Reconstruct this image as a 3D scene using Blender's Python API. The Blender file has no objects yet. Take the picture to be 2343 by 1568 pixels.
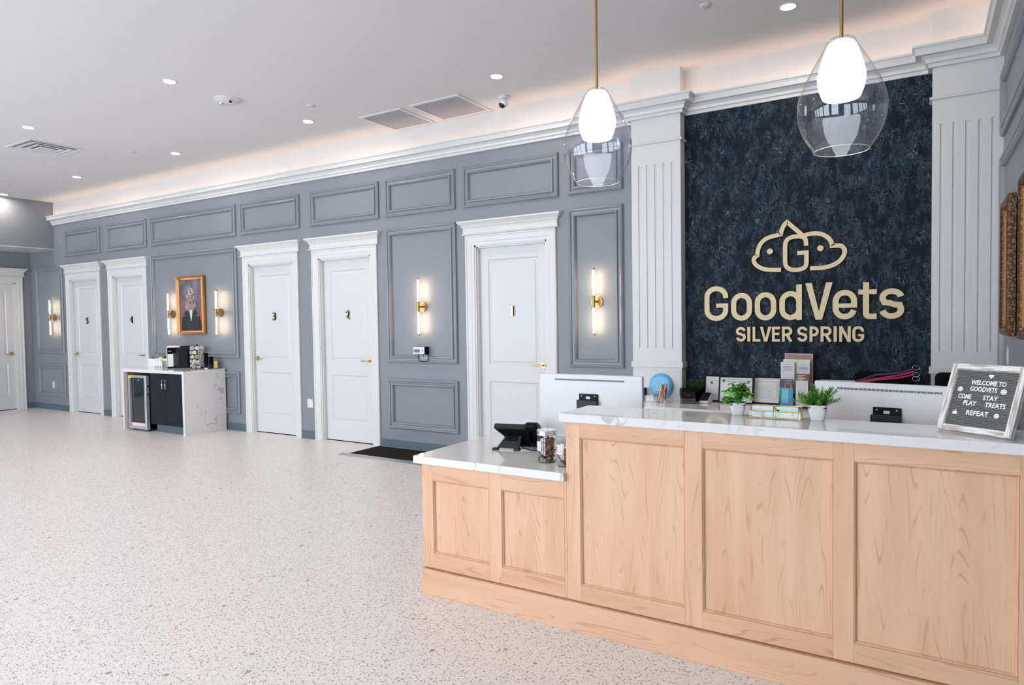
import bpy, bmesh, math, random
from mathutils import Vector, Matrix
R = math.radians
C = bpy.context.scene.collection
SC = bpy.context.scene

# ------------------------------------------------------------------ camera, world, exposure
cam_d = bpy.data.cameras.new('camera'); cam = bpy.data.objects.new('camera', cam_d); C.objects.link(cam)
F_PX = 1539.43
cam_d.sensor_fit = 'HORIZONTAL'; cam_d.sensor_width = 36.0; cam_d.lens = 36.0 * F_PX / 2343.0
cam_d.clip_start = 0.05
_yaw, _pit, _rol = R(31.4321), R(-1.8737), R(0.8381)
_M = Matrix.Rotation(_yaw, 3, 'Z') @ Matrix.Rotation(_pit, 3, 'X') @ Matrix.Rotation(_rol, 3, 'Y')
_r, _f, _u = _M.col[0], _M.col[1], _M.col[2]
cam.matrix_world = Matrix(((_r[0], _u[0], -_f[0], 0), (_r[1], _u[1], -_f[1], -6.1816), (_r[2], _u[2], -_f[2], 1.53), (0, 0, 0, 1)))
SC.camera = cam
SC.view_settings.view_transform = 'Standard'; SC.view_settings.look = 'None'
SC.view_settings.gamma = 1.0; SC.view_settings.use_curve_mapping = False
SC.view_settings.exposure = 0.33
W = bpy.data.worlds.new('daylight'); SC.world = W; W.use_nodes = True
W.node_tree.nodes['Background'].inputs[0].default_value = (0.80, 0.90, 1.0, 1)
W.node_tree.nodes['Background'].inputs[1].default_value = 7.6
SC.cycles.use_denoising = True
SC.cycles.max_bounces = 10; SC.cycles.diffuse_bounces = 6; SC.cycles.glossy_bounces = 4
SC.cycles.transmission_bounces = 6; SC.cycles.transparent_max_bounces = 16
SC.cycles.caustics_reflective = False; SC.cycles.caustics_refractive = False
SC.cycles.sample_clamp_indirect = 8.0
DOWN_L, TUBE_L, COVE_L, PEND_L = 270.0, 32.0, 4.2, 4.5
# window openings in the wall behind the camera: x0, x1
WINS = [(-14.1, -11.7), (-11.3, -8.9), (-8.5, -6.1), (-5.7, -3.3), (-2.6, -.5)]  # last opening is unseen, added to brighten the right side
WZ0, WZ1, YB, XL, XR, ZC = 0.35, 3.25, -9.6, -14.467, 0.491, 3.797
for i, (a, b) in enumerate(WINS):
    ld = bpy.data.lights.new('window_portal', 'AREA'); ld.shape = 'RECTANGLE'; ld.size = b - a; ld.size_y = WZ1 - WZ0
    ld.cycles.is_portal = True
    lo = bpy.data.objects.new('window_portal', ld); C.objects.link(lo)
    lo.location = ((a + b) / 2, YB - 0.12, (WZ0 + WZ1) / 2); lo.rotation_euler = (R(90), 0, 0)

# ------------------------------------------------------------------ materials
MATS = {}
def mat(name, col=(.8, .8, .8), rough=.5, metal=0., spec=.5, emit=None, es=0., trans=0., alpha=1., coat=0.):
    if name in MATS: return MATS[name]
    m = bpy.data.materials.new(name); m.use_nodes = True
    p = m.node_tree.nodes['Principled BSDF']
    p.inputs['Base Color'].default_value = (*col, 1); p.inputs['Roughness'].default_value = rough
    p.inputs['Metallic'].default_value = metal; p.inputs['Specular IOR Level'].default_value = spec
    p.inputs['Transmission Weight'].default_value = trans; p.inputs['Alpha'].default_value = alpha
    p.inputs['Coat Weight'].default_value = coat
    if emit: p.inputs['Emission Color'].default_value = (*emit, 1); p.inputs['Emission Strength'].default_value = es
    MATS[name] = m; return m
class NT:
    def __init__(s, m): s.t = m.node_tree; s.p = s.t.nodes['Principled BSDF']
    def n(s, typ, **kw):
        nd = s.t.nodes.new(typ)
        for k, v in kw.items():
            if k.startswith('_'): setattr(nd, k[1:], v)
            else:
                key = int(k[1:]) if k[0] == 'i' and k[1:].isdigit() else k.replace('__', ' ')
                if isinstance(v, bpy.types.NodeSocket): s.t.links.new(v, nd.inputs[key])
                else: nd.inputs[key].default_value = v
        return nd
    def math(s, op, a, b=0., c=None):
        nd = s.t.nodes.new('ShaderNodeMath'); nd.operation = op
        for i, v in enumerate((a, b, c)):
            if v is None: continue
            if isinstance(v, bpy.types.NodeSocket): s.t.links.new(v, nd.inputs[i])
            else: nd.inputs[i].default_value = v
        return nd.outputs[0]
    def coords(s, scale=(1, 1, 1), rot=(0, 0, 0), warp=0., wscale=2.):
        tc = s.n('ShaderNodeNewGeometry')
        v = tc.outputs['Position']
        mp = s.n('ShaderNodeMapping', Vector=v, Scale=scale, Rotation=rot); v = mp.outputs[0]
        if warp:
            nz = s.n('ShaderNodeTexNoise', Vector=v, Scale=wscale, Detail=3.)
            ad = s.t.nodes.new('ShaderNodeVectorMath'); ad.operation = 'MULTIPLY_ADD'
            s.t.links.new(nz.outputs['Color'], ad.inputs[0]); ad.inputs[1].default_value = (warp,) * 3; s.t.links.new(v, ad.inputs[2]); v = ad.outputs[0]
        return v
    def mix(s, f, a, b):
        nd = s.t.nodes.new('ShaderNodeMix'); nd.data_type = 'RGBA'
        for k, v in ((0, f), (6, a), (7, b)):
            if isinstance(v, bpy.types.NodeSocket): s.t.links.new(v, nd.inputs[k])
            elif k == 0: nd.inputs[0].default_value = v
            else: nd.inputs[k].default_value = (*v, 1)
        return nd.outputs[2]
    def smooth(s, v, lo, hi, a=0., b=1.):
        nd = s.n('ShaderNodeMapRange', _interpolation_type='SMOOTHSTEP', Value=v)
        for i, x in zip((1, 2, 3, 4), (lo, hi, a, b)): nd.inputs[i].default_value = x
        return nd.outputs[0]
    def base(s, c): s.t.links.new(c, s.p.inputs['Base Color'])
    def bump(s, h, st, d=.002):
        b = s.n('ShaderNodeBump', Height=h, Strength=st, Distance=d); s.t.links.new(b.outputs[0], s.p.inputs['Normal'])

WALLC = (.215, .230, .255)
M_wall = mat('grey_blue_paint', WALLC, .42, spec=.4)
M_trimg = mat('grey_blue_trim', WALLC, .3, spec=.5)
M_base = mat('slate_baseboard', (.085, .125, .15), .45)
M_white = mat('white_paint', (.63, .625, .62), .38)
M_ceil = mat('ceiling_paint', (.69, .675, .67), .8, spec=.2)
M_door = mat('door_paint', (.60, .605, .61), .35)
M_gold = mat('brushed_gold', (.72, .50, .20), .25, 1.)
M_brass = mat('aged_brass', (.42, .26, .11), .35, 1.)
M_signg = mat('gold_lettering', (.62, .50, .30), .5, .15)
M_black = mat('black_plastic', (.003, .003, .004), .4, spec=.14)
M_blackm = mat('black_matte', (.004, .004, .004), .8, spec=.08)
M_dgrey = mat('dark_grey_plastic', (.014, .017, .020), .45, spec=.3)
M_wplast = mat('white_plastic', (.64, .64, .64), .3)
M_chrome = mat('chrome', (.8, .8, .82), .12, 1.)
M_alu = mat('aluminium', (.5, .52, .53), .35, .9)
M_down = mat('downlight_glow', (1, 1, 1), .5, emit=(1., .86, .74), es=DOWN_L)
M_tube = mat('tube_glow', (1, 1, 1), .5, emit=(1., .74, .48), es=TUBE_L)
M_cove = mat('led_strip_glow', (1, 1, 1), .5, emit=(1., .66, .47), es=COVE_L)
M_pend = mat('opal_glow', (1, 1, 1), .4, emit=(.88, .94, 1.), es=PEND_L)
M_screen = mat('dark_screen', (.008, .009, .012), .08)
M_paper = mat('paper_white', (.64, .635, .63), .6)
M_ink = mat('ink_grey', (.10, .10, .12), .7)
M_frameb = mat('black_frame', (.004, .004, .004), .5, spec=.12)
M_leaf = mat('fresh_green_leaf', (.17, .50, .05), .4)
M_leaf2 = mat('needle_green_leaf', (.20, .46, .06), .45)
M_leafd = mat('dark_green_leaf', (.03, .10, .02), .5)
M_soil = mat('dark_soil', (.02, .016, .012), .9)
M_pot = mat('white_ceramic', (.66, .66, .65), .2)

def m_terrazzo():
    m = mat('terrazzo', (.7, .68, .67), .33, spec=.45); n = NT(m); v = n.coords()
    out = n.mix(n.n('ShaderNodeTexNoise', Vector=v, Scale=60., Detail=4.).outputs[0], (.83, .795, .78), (.73, .695, .68))
    for sc, thr, size, ca, cb in ((48., .66, .38, (.33, .29, .27), (.45, .41, .39)), (80., .60, .40, (.10, .10, .11), (.22, .20, .20)), (150., .54, .43, (.13, .12, .12), (.30, .27, .26)), (17., .93, .33, (.27, .22, .21), (.42, .38, .36))):
        vo = n.n('ShaderNodeTexVoronoi', Vector=v, Scale=sc, Randomness=1.)
        sp = n.n('ShaderNodeSeparateColor', Color=vo.outputs['Color'])
        wob = n.n('ShaderNodeTexNoise', Vector=v, Scale=sc * 2.2, Detail=1.)
        d = n.math('ADD', vo.outputs['Distance'], n.math('MULTIPLY', wob.outputs[0], .25))
        inside = n.smooth(d, size + .03, size - .03)
        mask = n.math('MULTIPLY', inside, n.math('GREATER_THAN', sp.outputs[0], thr))
        out = n.mix(mask, out, n.mix(sp.outputs[1], ca, cb))
    n.base(out); return m
M_floor = m_terrazzo()

def m_wallpaper():
    m = mat('navy_marbled_wallpaper', (.02, .03, .05), .6, spec=.15); n = NT(m)
    v = n.coords(scale=(1.5, 1.5, .9), warp=.30, wscale=4.5)
    nz = n.n('ShaderNodeTexNoise', Vector=v, Scale=3.6, Detail=1.6, Distortion=2.0)
    fr = n.math('FRACT', n.math('MULTIPLY', nz.outputs[0], 21.))
    line = n.smooth(n.math('ABSOLUTE', n.math('SUBTRACT', fr, .5)), .15, .05)
    wob = n.coords(scale=(1, 1, .45), warp=.06, wscale=14.)
    br = n.n('ShaderNodeTexNoise', Vector=wob, Scale=17., Detail=5., Roughness=.55)
    msk = n.smooth(br.outputs[0], .36, .60)
    fine = n.smooth(n.n('ShaderNodeTexNoise', Vector=n.coords(scale=(1, 1, .35), warp=.05, wscale=25.), Scale=60., Detail=4.).outputs[0], .42, .66)
    f = n.math('MULTIPLY', n.math('MAXIMUM', n.math('MULTIPLY', line, msk), n.math('MULTIPLY', n.math('MULTIPLY', fine, msk), .30)), .95)
    hue = n.n('ShaderNodeTexNoise', Vector=n.coords(), Scale=5.)
    lc = n.mix(n.smooth(hue.outputs[0], .35, .7), (.06, .105, .15), (.12, .135, .165))
    n.base(n.mix(f, n.mix(fine, (.003, .006, .011), (.007, .012, .020)), lc)); return m
M_paperw = m_wallpaper()

def m_wood(name, horizontal, tint=1.):
    m = mat(name, (.7, .45, .28), .42, spec=.35); n = NT(m)
    st = (.11, 1., 1.) if horizontal else (1., 1., .11)
    v = n.coords(scale=st, warp=.03, wscale=9.)
    big = n.n('ShaderNodeTexNoise', Vector=v, Scale=5.5, Detail=2.)
    fr = n.math('FRACT', n.math('MULTIPLY', big.outputs[0], 26.))
    ln = n.smooth(n.math('ABSOLUTE', n.math('SUBTRACT', fr, .5)), .16, .0)
    v2 = n.coords(scale=(.04, 1, 1) if horizontal else (1, 1, .04))
    fine = n.n('ShaderNodeTexNoise', Vector=v2, Scale=170., Detail=3.)
    tone = n.n('ShaderNodeTexNoise', Vector=n.coords(scale=st), Scale=9., Detail=3.)
    brk = n.smooth(n.n('ShaderNodeTexNoise', Vector=n.coords(scale=st), Scale=26., Detail=3.).outputs[0], .44, .62)
    a = tuple(c * tint for c in (.745, .475, .315)); b = tuple(c * tint for c in (.66, .385, .235)); g = tuple(c * tint for c in (.42, .205, .105))
    c = n.mix(n.smooth(tone.outputs[0], .3, .7), a, b)
    c = n.mix(n.math('MULTIPLY', n.smooth(fine.outputs[0], .45, .75), .45), c, b)
    c = n.mix(n.math('MULTIPLY', n.math('MULTIPLY', ln, brk), .50), c, g)
    kn = n.n('ShaderNodeTexVoronoi', Vector=n.coords(scale=(1, 1, .6)), Scale=3.)
    c = n.mix(n.smooth(kn.outputs['Distance'], .022, .010, 0., .6), c, (.36, .17, .09))
    n.base(c); return m
M_woodv = m_wood('maple_vertical_grain', False); M_woodh = m_wood('maple_horizontal_grain', True, .97)
M_wooddark = m_wood('brown_board', False, .55)

def m_marble():
    m = mat('white_veined_quartz', (.8, .8, .8), .07, spec=.5); n = NT(m)
    v = n.coords(scale=(1, 1.3, 1), warp=.35, wscale=2.5)
    def vein(sc, wd, lo, hi):
        a = n.n('ShaderNodeTexNoise', Vector=v, Scale=sc, Detail=4., Roughness=.6)
        l = n.smooth(n.math('ABSOLUTE', n.math('SUBTRACT', a.outputs[0], .5)), wd, 0.)
        k = n.n('ShaderNodeTexNoise', Vector=n.coords(), Scale=sc * .9 + 1)
        return n.math('MULTIPLY', l, n.smooth(k.outputs[0], lo, hi))
    c = n.mix(n.math('MULTIPLY', vein(1.3, .010, .50, .62), .75), (.72, .71, .70), (.36, .38, .39))
    c = n.mix(n.math('MULTIPLY', vein(3.1, .012, .52, .66), .5), c, (.42, .43, .43))
    n.base(c); return m
M_marble = m_marble()

def m_thin_glass(name, tint=(1, 1, 1), f0=.04, rough=.0, k=1.):
    m = bpy.data.materials.new(name); m.use_nodes = True; n = NT(m); t = n.t
    o = t.nodes['Material Output']; mx = t.nodes.new('ShaderNodeMixShader'); tr = t.nodes.new('ShaderNodeBsdfTransparent')
    gl = t.nodes.new('ShaderNodeBsdfGlossy'); lw = t.nodes.new('ShaderNodeLayerWeight'); lw.inputs[0].default_value = .5
    tr.inputs[0].default_value = (*tint, 1); gl.inputs['Roughness'].default_value = rough
    f = n.math('MULTIPLY_ADD', n.math('POWER', lw.outputs['Facing'], 4.), (1 - f0) * k, f0)
    t.links.new(f, mx.inputs[0]); t.links.new(tr.outputs[0], mx.inputs[1]); t.links.new(gl.outputs[0], mx.inputs[2]); t.links.new(mx.outputs[0], o.inputs[0])
    t.nodes.remove(n.p); MATS[name] = m; return m
M_glass = m_thin_glass('clear_thin_glass', (.965, .975, 1.), .085, k=.85)
M_acryl = m_thin_glass('clear_acrylic', (.985, .99, .99), .03, k=.5)
M_wglass = m_thin_glass('window_glass', (.95, .97, .97), .04)

def m_weathered():
    m = mat('whitewashed_wood', (.7, .68, .66), .7); n = NT(m)
    v = n.n('ShaderNodeTexCoord').outputs['Object']
    out = []
    for sc in ((12, 150, 150), (150, 150, 12)):
        mp = n.n('ShaderNodeMapping', Vector=v, Scale=sc); out.append(n.n('ShaderNodeTexNoise', Vector=mp.outputs[0], Scale=1., Detail=4.).outputs[0])
    sx = n.n('ShaderNodeSeparateXYZ', Vector=v).outputs[0]; side = n.math('GREATER_THAN', n.math('ABSOLUTE', sx), .112)
    g = n.math('ADD', n.math('MULTIPLY', out[1], side), n.math('MULTIPLY', out[0], n.math('SUBTRACT', 1., side)))
    n.base(n.mix(n.smooth(g, .40, .58), (.42, .36, .33), (.78, .75, .73))); return m
M_weath = m_weathered()
def m_ornate(name, a, b):
    m = mat(name, a, .4, .6); n = NT(m)
    v = n.n('ShaderNodeTexCoord').outputs['Object']
    w = n.n('ShaderNodeTexVoronoi', Vector=v, Scale=60.)
    n.base(n.mix(n.smooth(w.outputs['Distance'], .15, .6), a, b)); n.bump(w.outputs['Distance'], .8, .004); return m
M_ornate = m_ornate('ornate_gilt', (.22, .10, .035), (.08, .038, .02))
M_orange = mat('gilt_orange', (.42, .18, .045), .35, .6)
def m_treat():
    m = mat('brown_biscuit', (.2, .11, .06), .8); n = NT(m)
    a = n.n('ShaderNodeTexNoise', Vector=n.coords(), Scale=55., Detail=4.)
    n.base(n.mix(n.smooth(a.outputs[0], .35, .65), (.07, .035, .02), (.36, .20, .11))); return m
M_treat = m_treat()
def m_perf():
    m = mat('perforated_grille', (.3, .3, .32), .6); n = NT(m)
    v = n.n('ShaderNodeTexVoronoi', Vector=n.coords(), Scale=110., Randomness=0.)
    n.base(n.mix(n.smooth(v.outputs['Distance'], .25, .40), (.05, .05, .06), (.42, .42, .45))); return m
M_perf = m_perf()
def m_mat():
    m = mat('door_mat_pile', (.02, .018, .017), .95, spec=.1); n = NT(m)
    a = n.n('ShaderNodeTexNoise', Vector=n.coords(), Scale=300., Detail=2.)
    n.base(n.mix(a.outputs[0], (.006, .005, .005), (.035, .028, .026))); return m
M_mat = m_mat()

# ------------------------------------------------------------------ mesh helpers
class MB:
    def __init__(s): s.v = []; s.f = []; s.m = []; s.k = 0
    def add(s, vs, fs, mi=0):
        o = len(s.v); s.v += [tuple(v) for v in vs]; s.f += [tuple(o + i for i in f) for f in fs]; s.m += [mi] * len(fs); return s
    def box(s, x0, x1, y0, y1, z0, z1, mi=0):
        vs = [(x, y, z) for x in (x0, x1) for y in (y0, y1) for z in (z0, z1)]
        return s.add(vs, [(0, 1, 3, 2), (4, 6, 7, 5), (0, 4, 5, 1), (2, 3, 7, 6), (0, 2, 6, 4), (1, 5, 7, 3)], mi)
    def lathe(s, prof, c=(0, 0, 0), n=32, mi=0, axis='Z', close=True):
        vs = []; c = Vector(c)
        for r, z in prof:
            for k in range(n):
                a = 2 * math.pi * k / n; p = (r * math.cos(a), r * math.sin(a), z)
                if axis == 'Y': p = (p[0], p[2], p[1])
                if axis == 'X': p = (p[2], p[0], p[1])
                vs.append(Vector(p) + c)
        fs = []
        for j in range(len(prof) - 1):
            for k in range(n):
                k2 = (k + 1) % n; fs.append((j * n + k, j * n + k2, (j + 1) * n + k2, (j + 1) * n + k))
        if close:
            if prof[0][0] > 1e-5: fs.append(tuple(range(n))[::-1])
            if prof[-1][0] > 1e-5: fs.append(tuple((len(prof) - 1) * n + k for k in range(n)))
        return s.add(vs, fs, mi)
    def cyl(s, c, r, z0, z1, n=24, mi=0, axis='Z'): return s.lathe([(r, z0), (r, z1)], c, n, mi, axis)
    def tube(s, pts, r, n=10, mi=0, closed=False):
        pts = [Vector(p) for p in pts]; N = len(pts); vs = []; up = Vector((0, 0, 1))
        rs = r if isinstance(r, (list, tuple)) else [r] * N
        for i, p in enumerate(pts):
            a = pts[i - 1] if (i > 0 or closed) else p; b = pts[(i + 1) % N] if (i < N - 1 or closed) else p
            d = (b - a).normalized(); x = d.cross(up)
            if x.length < 1e-3: x = d.cross(Vector((0, 1, 0)))
            x.normalize(); y = d.cross(x).normalized()
            for k in range(n):
                t = 2 * math.pi * k / n; vs.append(p + (x * math.cos(t) + y * math.sin(t)) * rs[i])
        fs = []
        for i in range(N if closed else N - 1):
            j = (i + 1) % N
            for k in range(n):
                k2 = (k + 1) % n; fs.append((i * n + k, i * n + k2, j * n + k2, j * n + k))
        if not closed: fs += [tuple(range(n))[::-1], tuple((N - 1) * n + k for k in range(n))]
        return s.add(vs, fs, mi)
    def prism(s, poly, a0, a1, axis='Y', mi=0):
        # poly: 2-D points; axis Y: (x,z); axis X: (y,z); axis Z: (x,y)
        n = len(poly)
        def P(p, a): return (p[0], a, p[1]) if axis == 'Y' else ((a, p[0], p[1]) if axis == 'X' else (p[0], p[1], a))
        vs = [P(p, a0) for p in poly] + [P(p, a1) for p in poly]
        return s.add(vs, [tuple(range(n)), tuple(range(2 * n - 1, n - 1, -1))] + [(k, (k + 1) % n, n + (k + 1) % n, n + k) for k in range(n)], mi)
    def ribbon(s, pts, w, y0, y1, closed=False, mi=0, cut0=None, cut1=None):
        # stroke of width w along 2-D points (x,z), extruded in y
        y0 -= .00025 * s.k; y1 += .0001 * s.k; s.k += 1
        P = [Vector(p) for p in pts]; P = [p for i, p in enumerate(P) if i == 0 or (p - P[i - 1]).length > 1e-5]; N = len(P); L = []; Rr = []
        for i in range(N):
            d0 = (P[i] - P[i - 1]) if (i > 0 or closed) else None
            d1 = (P[(i + 1) % N] - P[i]) if (i < N - 1 or closed) else None
            if d0 is None: d0 = d1
            if d1 is None: d1 = d0
            d0 = d0.normalized(); d1 = d1.normalized()
            n0 = Vector((-d0.y, d0.x)); n1 = Vector((-d1.y, d1.x)); m = (n0 + n1)
            m = m.normalized() if m.length > 1e-6 else n0
            k = 1 / max(.45, m.dot(n0)); L.append(P[i] + m * w / 2 * k); Rr.append(P[i] - m * w / 2 * k)
        vs = [(p.x, y, p.y) for y in (y0, y1) for side in (L, Rr) for p in side]
        A, B, A2, B2 = 0, N, 2 * N, 3 * N; fs = []
        for i in range(N if closed else N - 1):
            j = (i + 1) % N
            fs += [(A + i, A + j, B + j, B + i), (A2 + i, B2 + i, B2 + j, A2 + j), (A + i, A2 + i, A2 + j, A + j), (B + i, B + j, B2 + j, B2 + i)]
        if not closed:
            fs += [(A, B, B2, A2), (A + N - 1, A2 + N - 1, B2 + N - 1, B + N - 1)]
        return s.add(vs, fs, mi)
    def sweep(s, prof, path, mi=0, closed=False):
        # prof: (d, z) d = distance to the right-hand side of the plan path
        P = [Vector(p) for p in path]; N = len(P); vs = []; n = len(prof)
        for i in range(N):
            d0 = (P[i] - P[i - 1]) if (i > 0 or closed) else P[1] - P[0]
            d1 = (P[(i + 1) % N] - P[i]) if (i < N - 1 or closed) else d0
            d0 = d0.normalized(); d1 = d1.normalized()
            n0 = Vector((d0.y, -d0.x)); n1 = Vector((d1.y, -d1.x)); m = (n0 + n1).normalized(); k = 1 / max(.3, m.dot(n0))
            for d, z in prof: q = P[i] + m * d * k; vs.append((q.x, q.y, z))
        fs = []
        for i in range(N if closed else N - 1):
            j = (i + 1) % N
            for a in range(n): b = (a + 1) % n; fs.append((i * n + a, i * n + b, j * n + b, j * n + a))
        if not closed: fs += [tuple(range(n))[::-1], tuple((N - 1) * n + k for k in range(n))]
        return s.add(vs, fs, mi)
    def mould(s, x0, x1, z0, z1, prof, mi=0):
        # rectangular picture-frame moulding in the XZ plane; prof: (inset from outer edge, y)
        n = len(prof); vs = []
        for (cx, cz, sx, sz) in ((x0, z0, 1, 1), (x1, z0, -1, 1), (x1, z1, -1, -1), (x0, z1, 1, -1)):
            for d, y in prof: vs.append((cx + sx * d, y, cz + sz * d))
        fs = []
        for i in range(4):
            j = (i + 1) % 4
            for a in range(n): b = (a + 1) % n; fs.append((i * n + a, j * n + a, j * n + b, i * n + b))
        return s.add(vs, fs, mi)
    def build(s, name, mats, parent=None, bevel=0., smooth=False, loc=None, rot=None, seg=2):
        me = bpy.data.meshes.new(name); me.from_pydata(s.v, [], s.f)
        for m in (mats if isinstance(mats, (list, tuple)) else [mats]): me.materials.append(m)
        for p, mi in zip(me.polygons, s.m): p.material_index = mi
        bm = bmesh.new(); bm.from_mesh(me); bmesh.ops.recalc_face_normals(bm, faces=bm.faces); bm.to_mesh(me); bm.free()
        if smooth:
            for p in me.polygons: p.use_smooth = True
            me.set_sharp_from_angle(angle=R(38))
        o = bpy.data.objects.new(name, me); C.objects.link(o)
        if parent: o.parent = parent
        if loc: o.location = loc
        if rot: o.rotation_euler = rot
        if bevel:
            b = o.modifiers.new('bevel', 'BEVEL'); b.width = bevel; b.segments = seg; b.limit_method = 'ANGLE'; b.angle_limit = R(40)
        return o
def tag(o, label, cat, group=None, kind=None):
    o['label'] = label; o['category'] = cat
    if group: o['group'] = group
    if kind: o['kind'] = kind
    return o
def thing(name, label, cat, loc=(0, 0, 0), rz=0., group=None, kind=None, rot=None):
    o = bpy.data.objects.new(name, None); C.objects.link(o); o.location = loc
    o.rotation_euler = rot if rot else (0, 0, rz); o.empty_display_size = .1
    return tag(o, label, cat, group, kind)
def struct(name, mb, m, label, cat='wall', **kw): return tag(mb.build(name, m, **kw), label, cat, kind='structure')
def copy_tree(o, parent=None):
    c = o.copy(); C.objects.link(c)
    if parent: c.parent = parent
    for ch in list(o.children): copy_tree(ch, c)
    return c
def text(body, x0, x1, z0, z1, yf, th, name, m, parent=None, bold=0., loc=None, rot=None):
    # lettering fitted into a box on the plane y = yf, facing -y
    cu = bpy.data.curves.new(name, 'FONT'); cu.body = body; cu.size = 1; cu.extrude = .5; cu.offset = bold; cu.resolution_u = 3; cu.align_x = 'CENTER'
    t = bpy.data.objects.new(name, cu); me0 = t.to_mesh()
    vs = [v.co.copy() for v in me0.vertices]; fs = [tuple(p.vertices) for p in me0.polygons]; t.to_mesh_clear()
    bpy.data.objects.remove(t); bpy.data.curves.remove(cu)
    xs = [v.x for v in vs]; ys = [v.y for v in vs]; a, b, c, d = min(xs), max(xs), min(ys), max(ys)
    mb = MB(); mb.add([(x0 + (v.x - a) / (b - a) * (x1 - x0), yf - (v.z + .5) * th, z0 + (v.y - c) / (d - c) * (z1 - z0)) for v in vs], fs)
    return mb.build(name, m, parent, loc=loc, rot=rot)
def arc(cx, cz, rx, rz, a0, a1, n=8): return [(cx + rx * math.cos(R(a0 + (a1 - a0) * k / n)), cz + rz * math.sin(R(a0 + (a1 - a0) * k / n))) for k in range(n + 1)]
def rrect(x0, x1, z0, z1, r, n=5, rz=None):
    rz = rz or r
    return arc(x1 - r, z1 - rz, r, rz, 0, 90, n) + arc(x0 + r, z1 - rz, r, rz, 90, 180, n) + arc(x0 + r, z0 + rz, r, rz, 180, 270, n) + arc(x1 - r, z0 + rz, r, rz, 270, 360, n)
def crom(P, n=6):
    P = [Vector(p) for p in P]; out = []
    for i in range(len(P) - 1):
        a, b, c, d = P[max(0, i - 1)], P[i], P[i + 1], P[min(len(P) - 1, i + 2)]
        for k in range(n):
            t = k / n; out.append(.5 * ((2 * b) + (c - a) * t + (2 * a - 5 * b + 4 * c - d) * t * t + (3 * b - a - 3 * c + d) * t ** 3))
    return out + [P[-1]]

# ------------------------------------------------------------------ room shell
b = MB().box(XL - .2, XR + .2, YB - .2, .2, -.1, 0); struct('floor', b, M_floor, 'pale terrazzo floor with small grey chips', 'floor')
b = MB().box(XL - .2, XR + .2, YB - .2, .2, ZC, ZC + .1); struct('ceiling', b, M_ceil, 'flat off-white ceiling with recessed lights', 'ceiling')
DOORS = [(-12.582, '5', -1), (-11.18, '4', 1), (-7.654, '3', -1), (-6.255, '2', 1), (-3.795, '1', 1)]
OH, HW = 2.368, .455
b = MB(); x = XL
for cx, _, _ in DOORS:
    b.box(x, cx - HW, 0, .2, 0, 3.46); b.box(cx - HW, cx + HW, 0, .2, OH, 3.46); x = cx + HW
b.box(x, XR + .2, 0, .2, 0, 3.46)
struct('wall_back', b, M_wall, 'long grey-blue wall with five white doors')
b = MB().box(XL, XR + .2, 0, .2, 3.46, ZC).box(-2.35, -1.88, -.136, 0, 3.53, ZC).box(.053, XR, -.136, 0, 3.53, ZC)
struct('wall_back_upper', b, M_white, 'white strip of wall between crown moulding and ceiling')
b = MB().box(-1.88, .053, -.012, 0, .0, 3.46)
struct('wall_accent', b, M_paperw, 'dark navy marbled wallpaper wall between two white pillars')
yl = -.717
b = MB().box(XL - .2, XL, yl + HW, 0, 0, ZC).box(XL - .2, XL, YB, yl - HW, 0, ZC).box(XL - .2, XL, yl - HW, yl + HW, OH, ZC)
struct('wall_left', b, M_wall, 'grey-blue end wall at the far left')
b = MB().box(XL, -13.54, YB, 0, 2.955, ZC)
struct('wall_left_bulkhead', b, M_wall, 'grey-blue dropped bulkhead at the far left below the ceiling')
b = MB().box(XL, -13.54, YB, 0, 2.945, 2.955)
struct('ceiling_bulkhead', b, M_white, 'white underside of the dropped bulkhead', 'ceiling')
b = MB().box(XR, XR + .2, YB, 0, 0, 3.46); struct('wall_right', b, M_wall, 'grey-blue wall at the right edge with gilt frames')
b = MB().box(XR, XR + .2, YB, 0, 3.46, ZC); struct('wall_right_upper', b, M_white, 'white strip above the crown moulding of the right wall')
b = MB(); x = XL - .2
for a, c in WINS:
    b.box(x, a, YB - .2, YB, 0, ZC); b.box(a, c, YB - .2, YB, 0, WZ0); b.box(a, c, YB - .2, YB, WZ1, ZC); x = c
b.box(x, XR + .2, YB - .2, YB, 0, ZC); struct('wall_front', b, M_wall, 'window wall behind the viewpoint')
for i, (a, c) in enumerate(WINS):
    b = MB().mould(a, c, WZ0, WZ1, [(0, YB - .14), (0, YB - .06), (.06, YB - .06), (.06, YB - .14)])
    for k in (1, 2): b.box(a + (c - a) * k / 3 - .02, a + (c - a) * k / 3 + .02, YB - .13, YB - .08, WZ0 + .05, WZ1 - .05)
    for z in (1.3, 2.4): b.box(a + .05, c - .05, YB - .13, YB - .08, z - .02, z + .02)
    struct('window_%d' % (i + 1), b, M_frameb, 'tall black-framed window behind the viewpoint', 'window')

# crown moulding, running round both pillars and along the right wall
prof = [(0, 3.382), (.028, 3.382), (.028, 3.408), (.045, 3.414), (.052, 3.44), (.075, 3.462), (.096, 3.47), (.096, 3.486), (.112, 3.492), (.122, 3.51), (.132, 3.512), (.132, 3.53), (.112, 3.53), (.112, 3.46), (0, 3.46)]
path = [(-13.54, 0), (-2.35, 0), (-2.35, -.136), (-1.88, -.136), (-1.88, 0), (.053, 0), (.053, -.136), (XR, -.136), (XR, YB)]
b = MB().sweep(prof, path); struct('trim_1', b, M_white, 'white stepped crown moulding along the wall below the ceiling', 'crown moulding')
b = MB().sweep([(.03, 3.461), (.03, 3.468), (.075, 3.468), (.075, 3.461)], path); tag(b.build('led_strip', M_cove), 'warm hidden light strip lying in the crown moulding trough', 'light strip')

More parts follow.
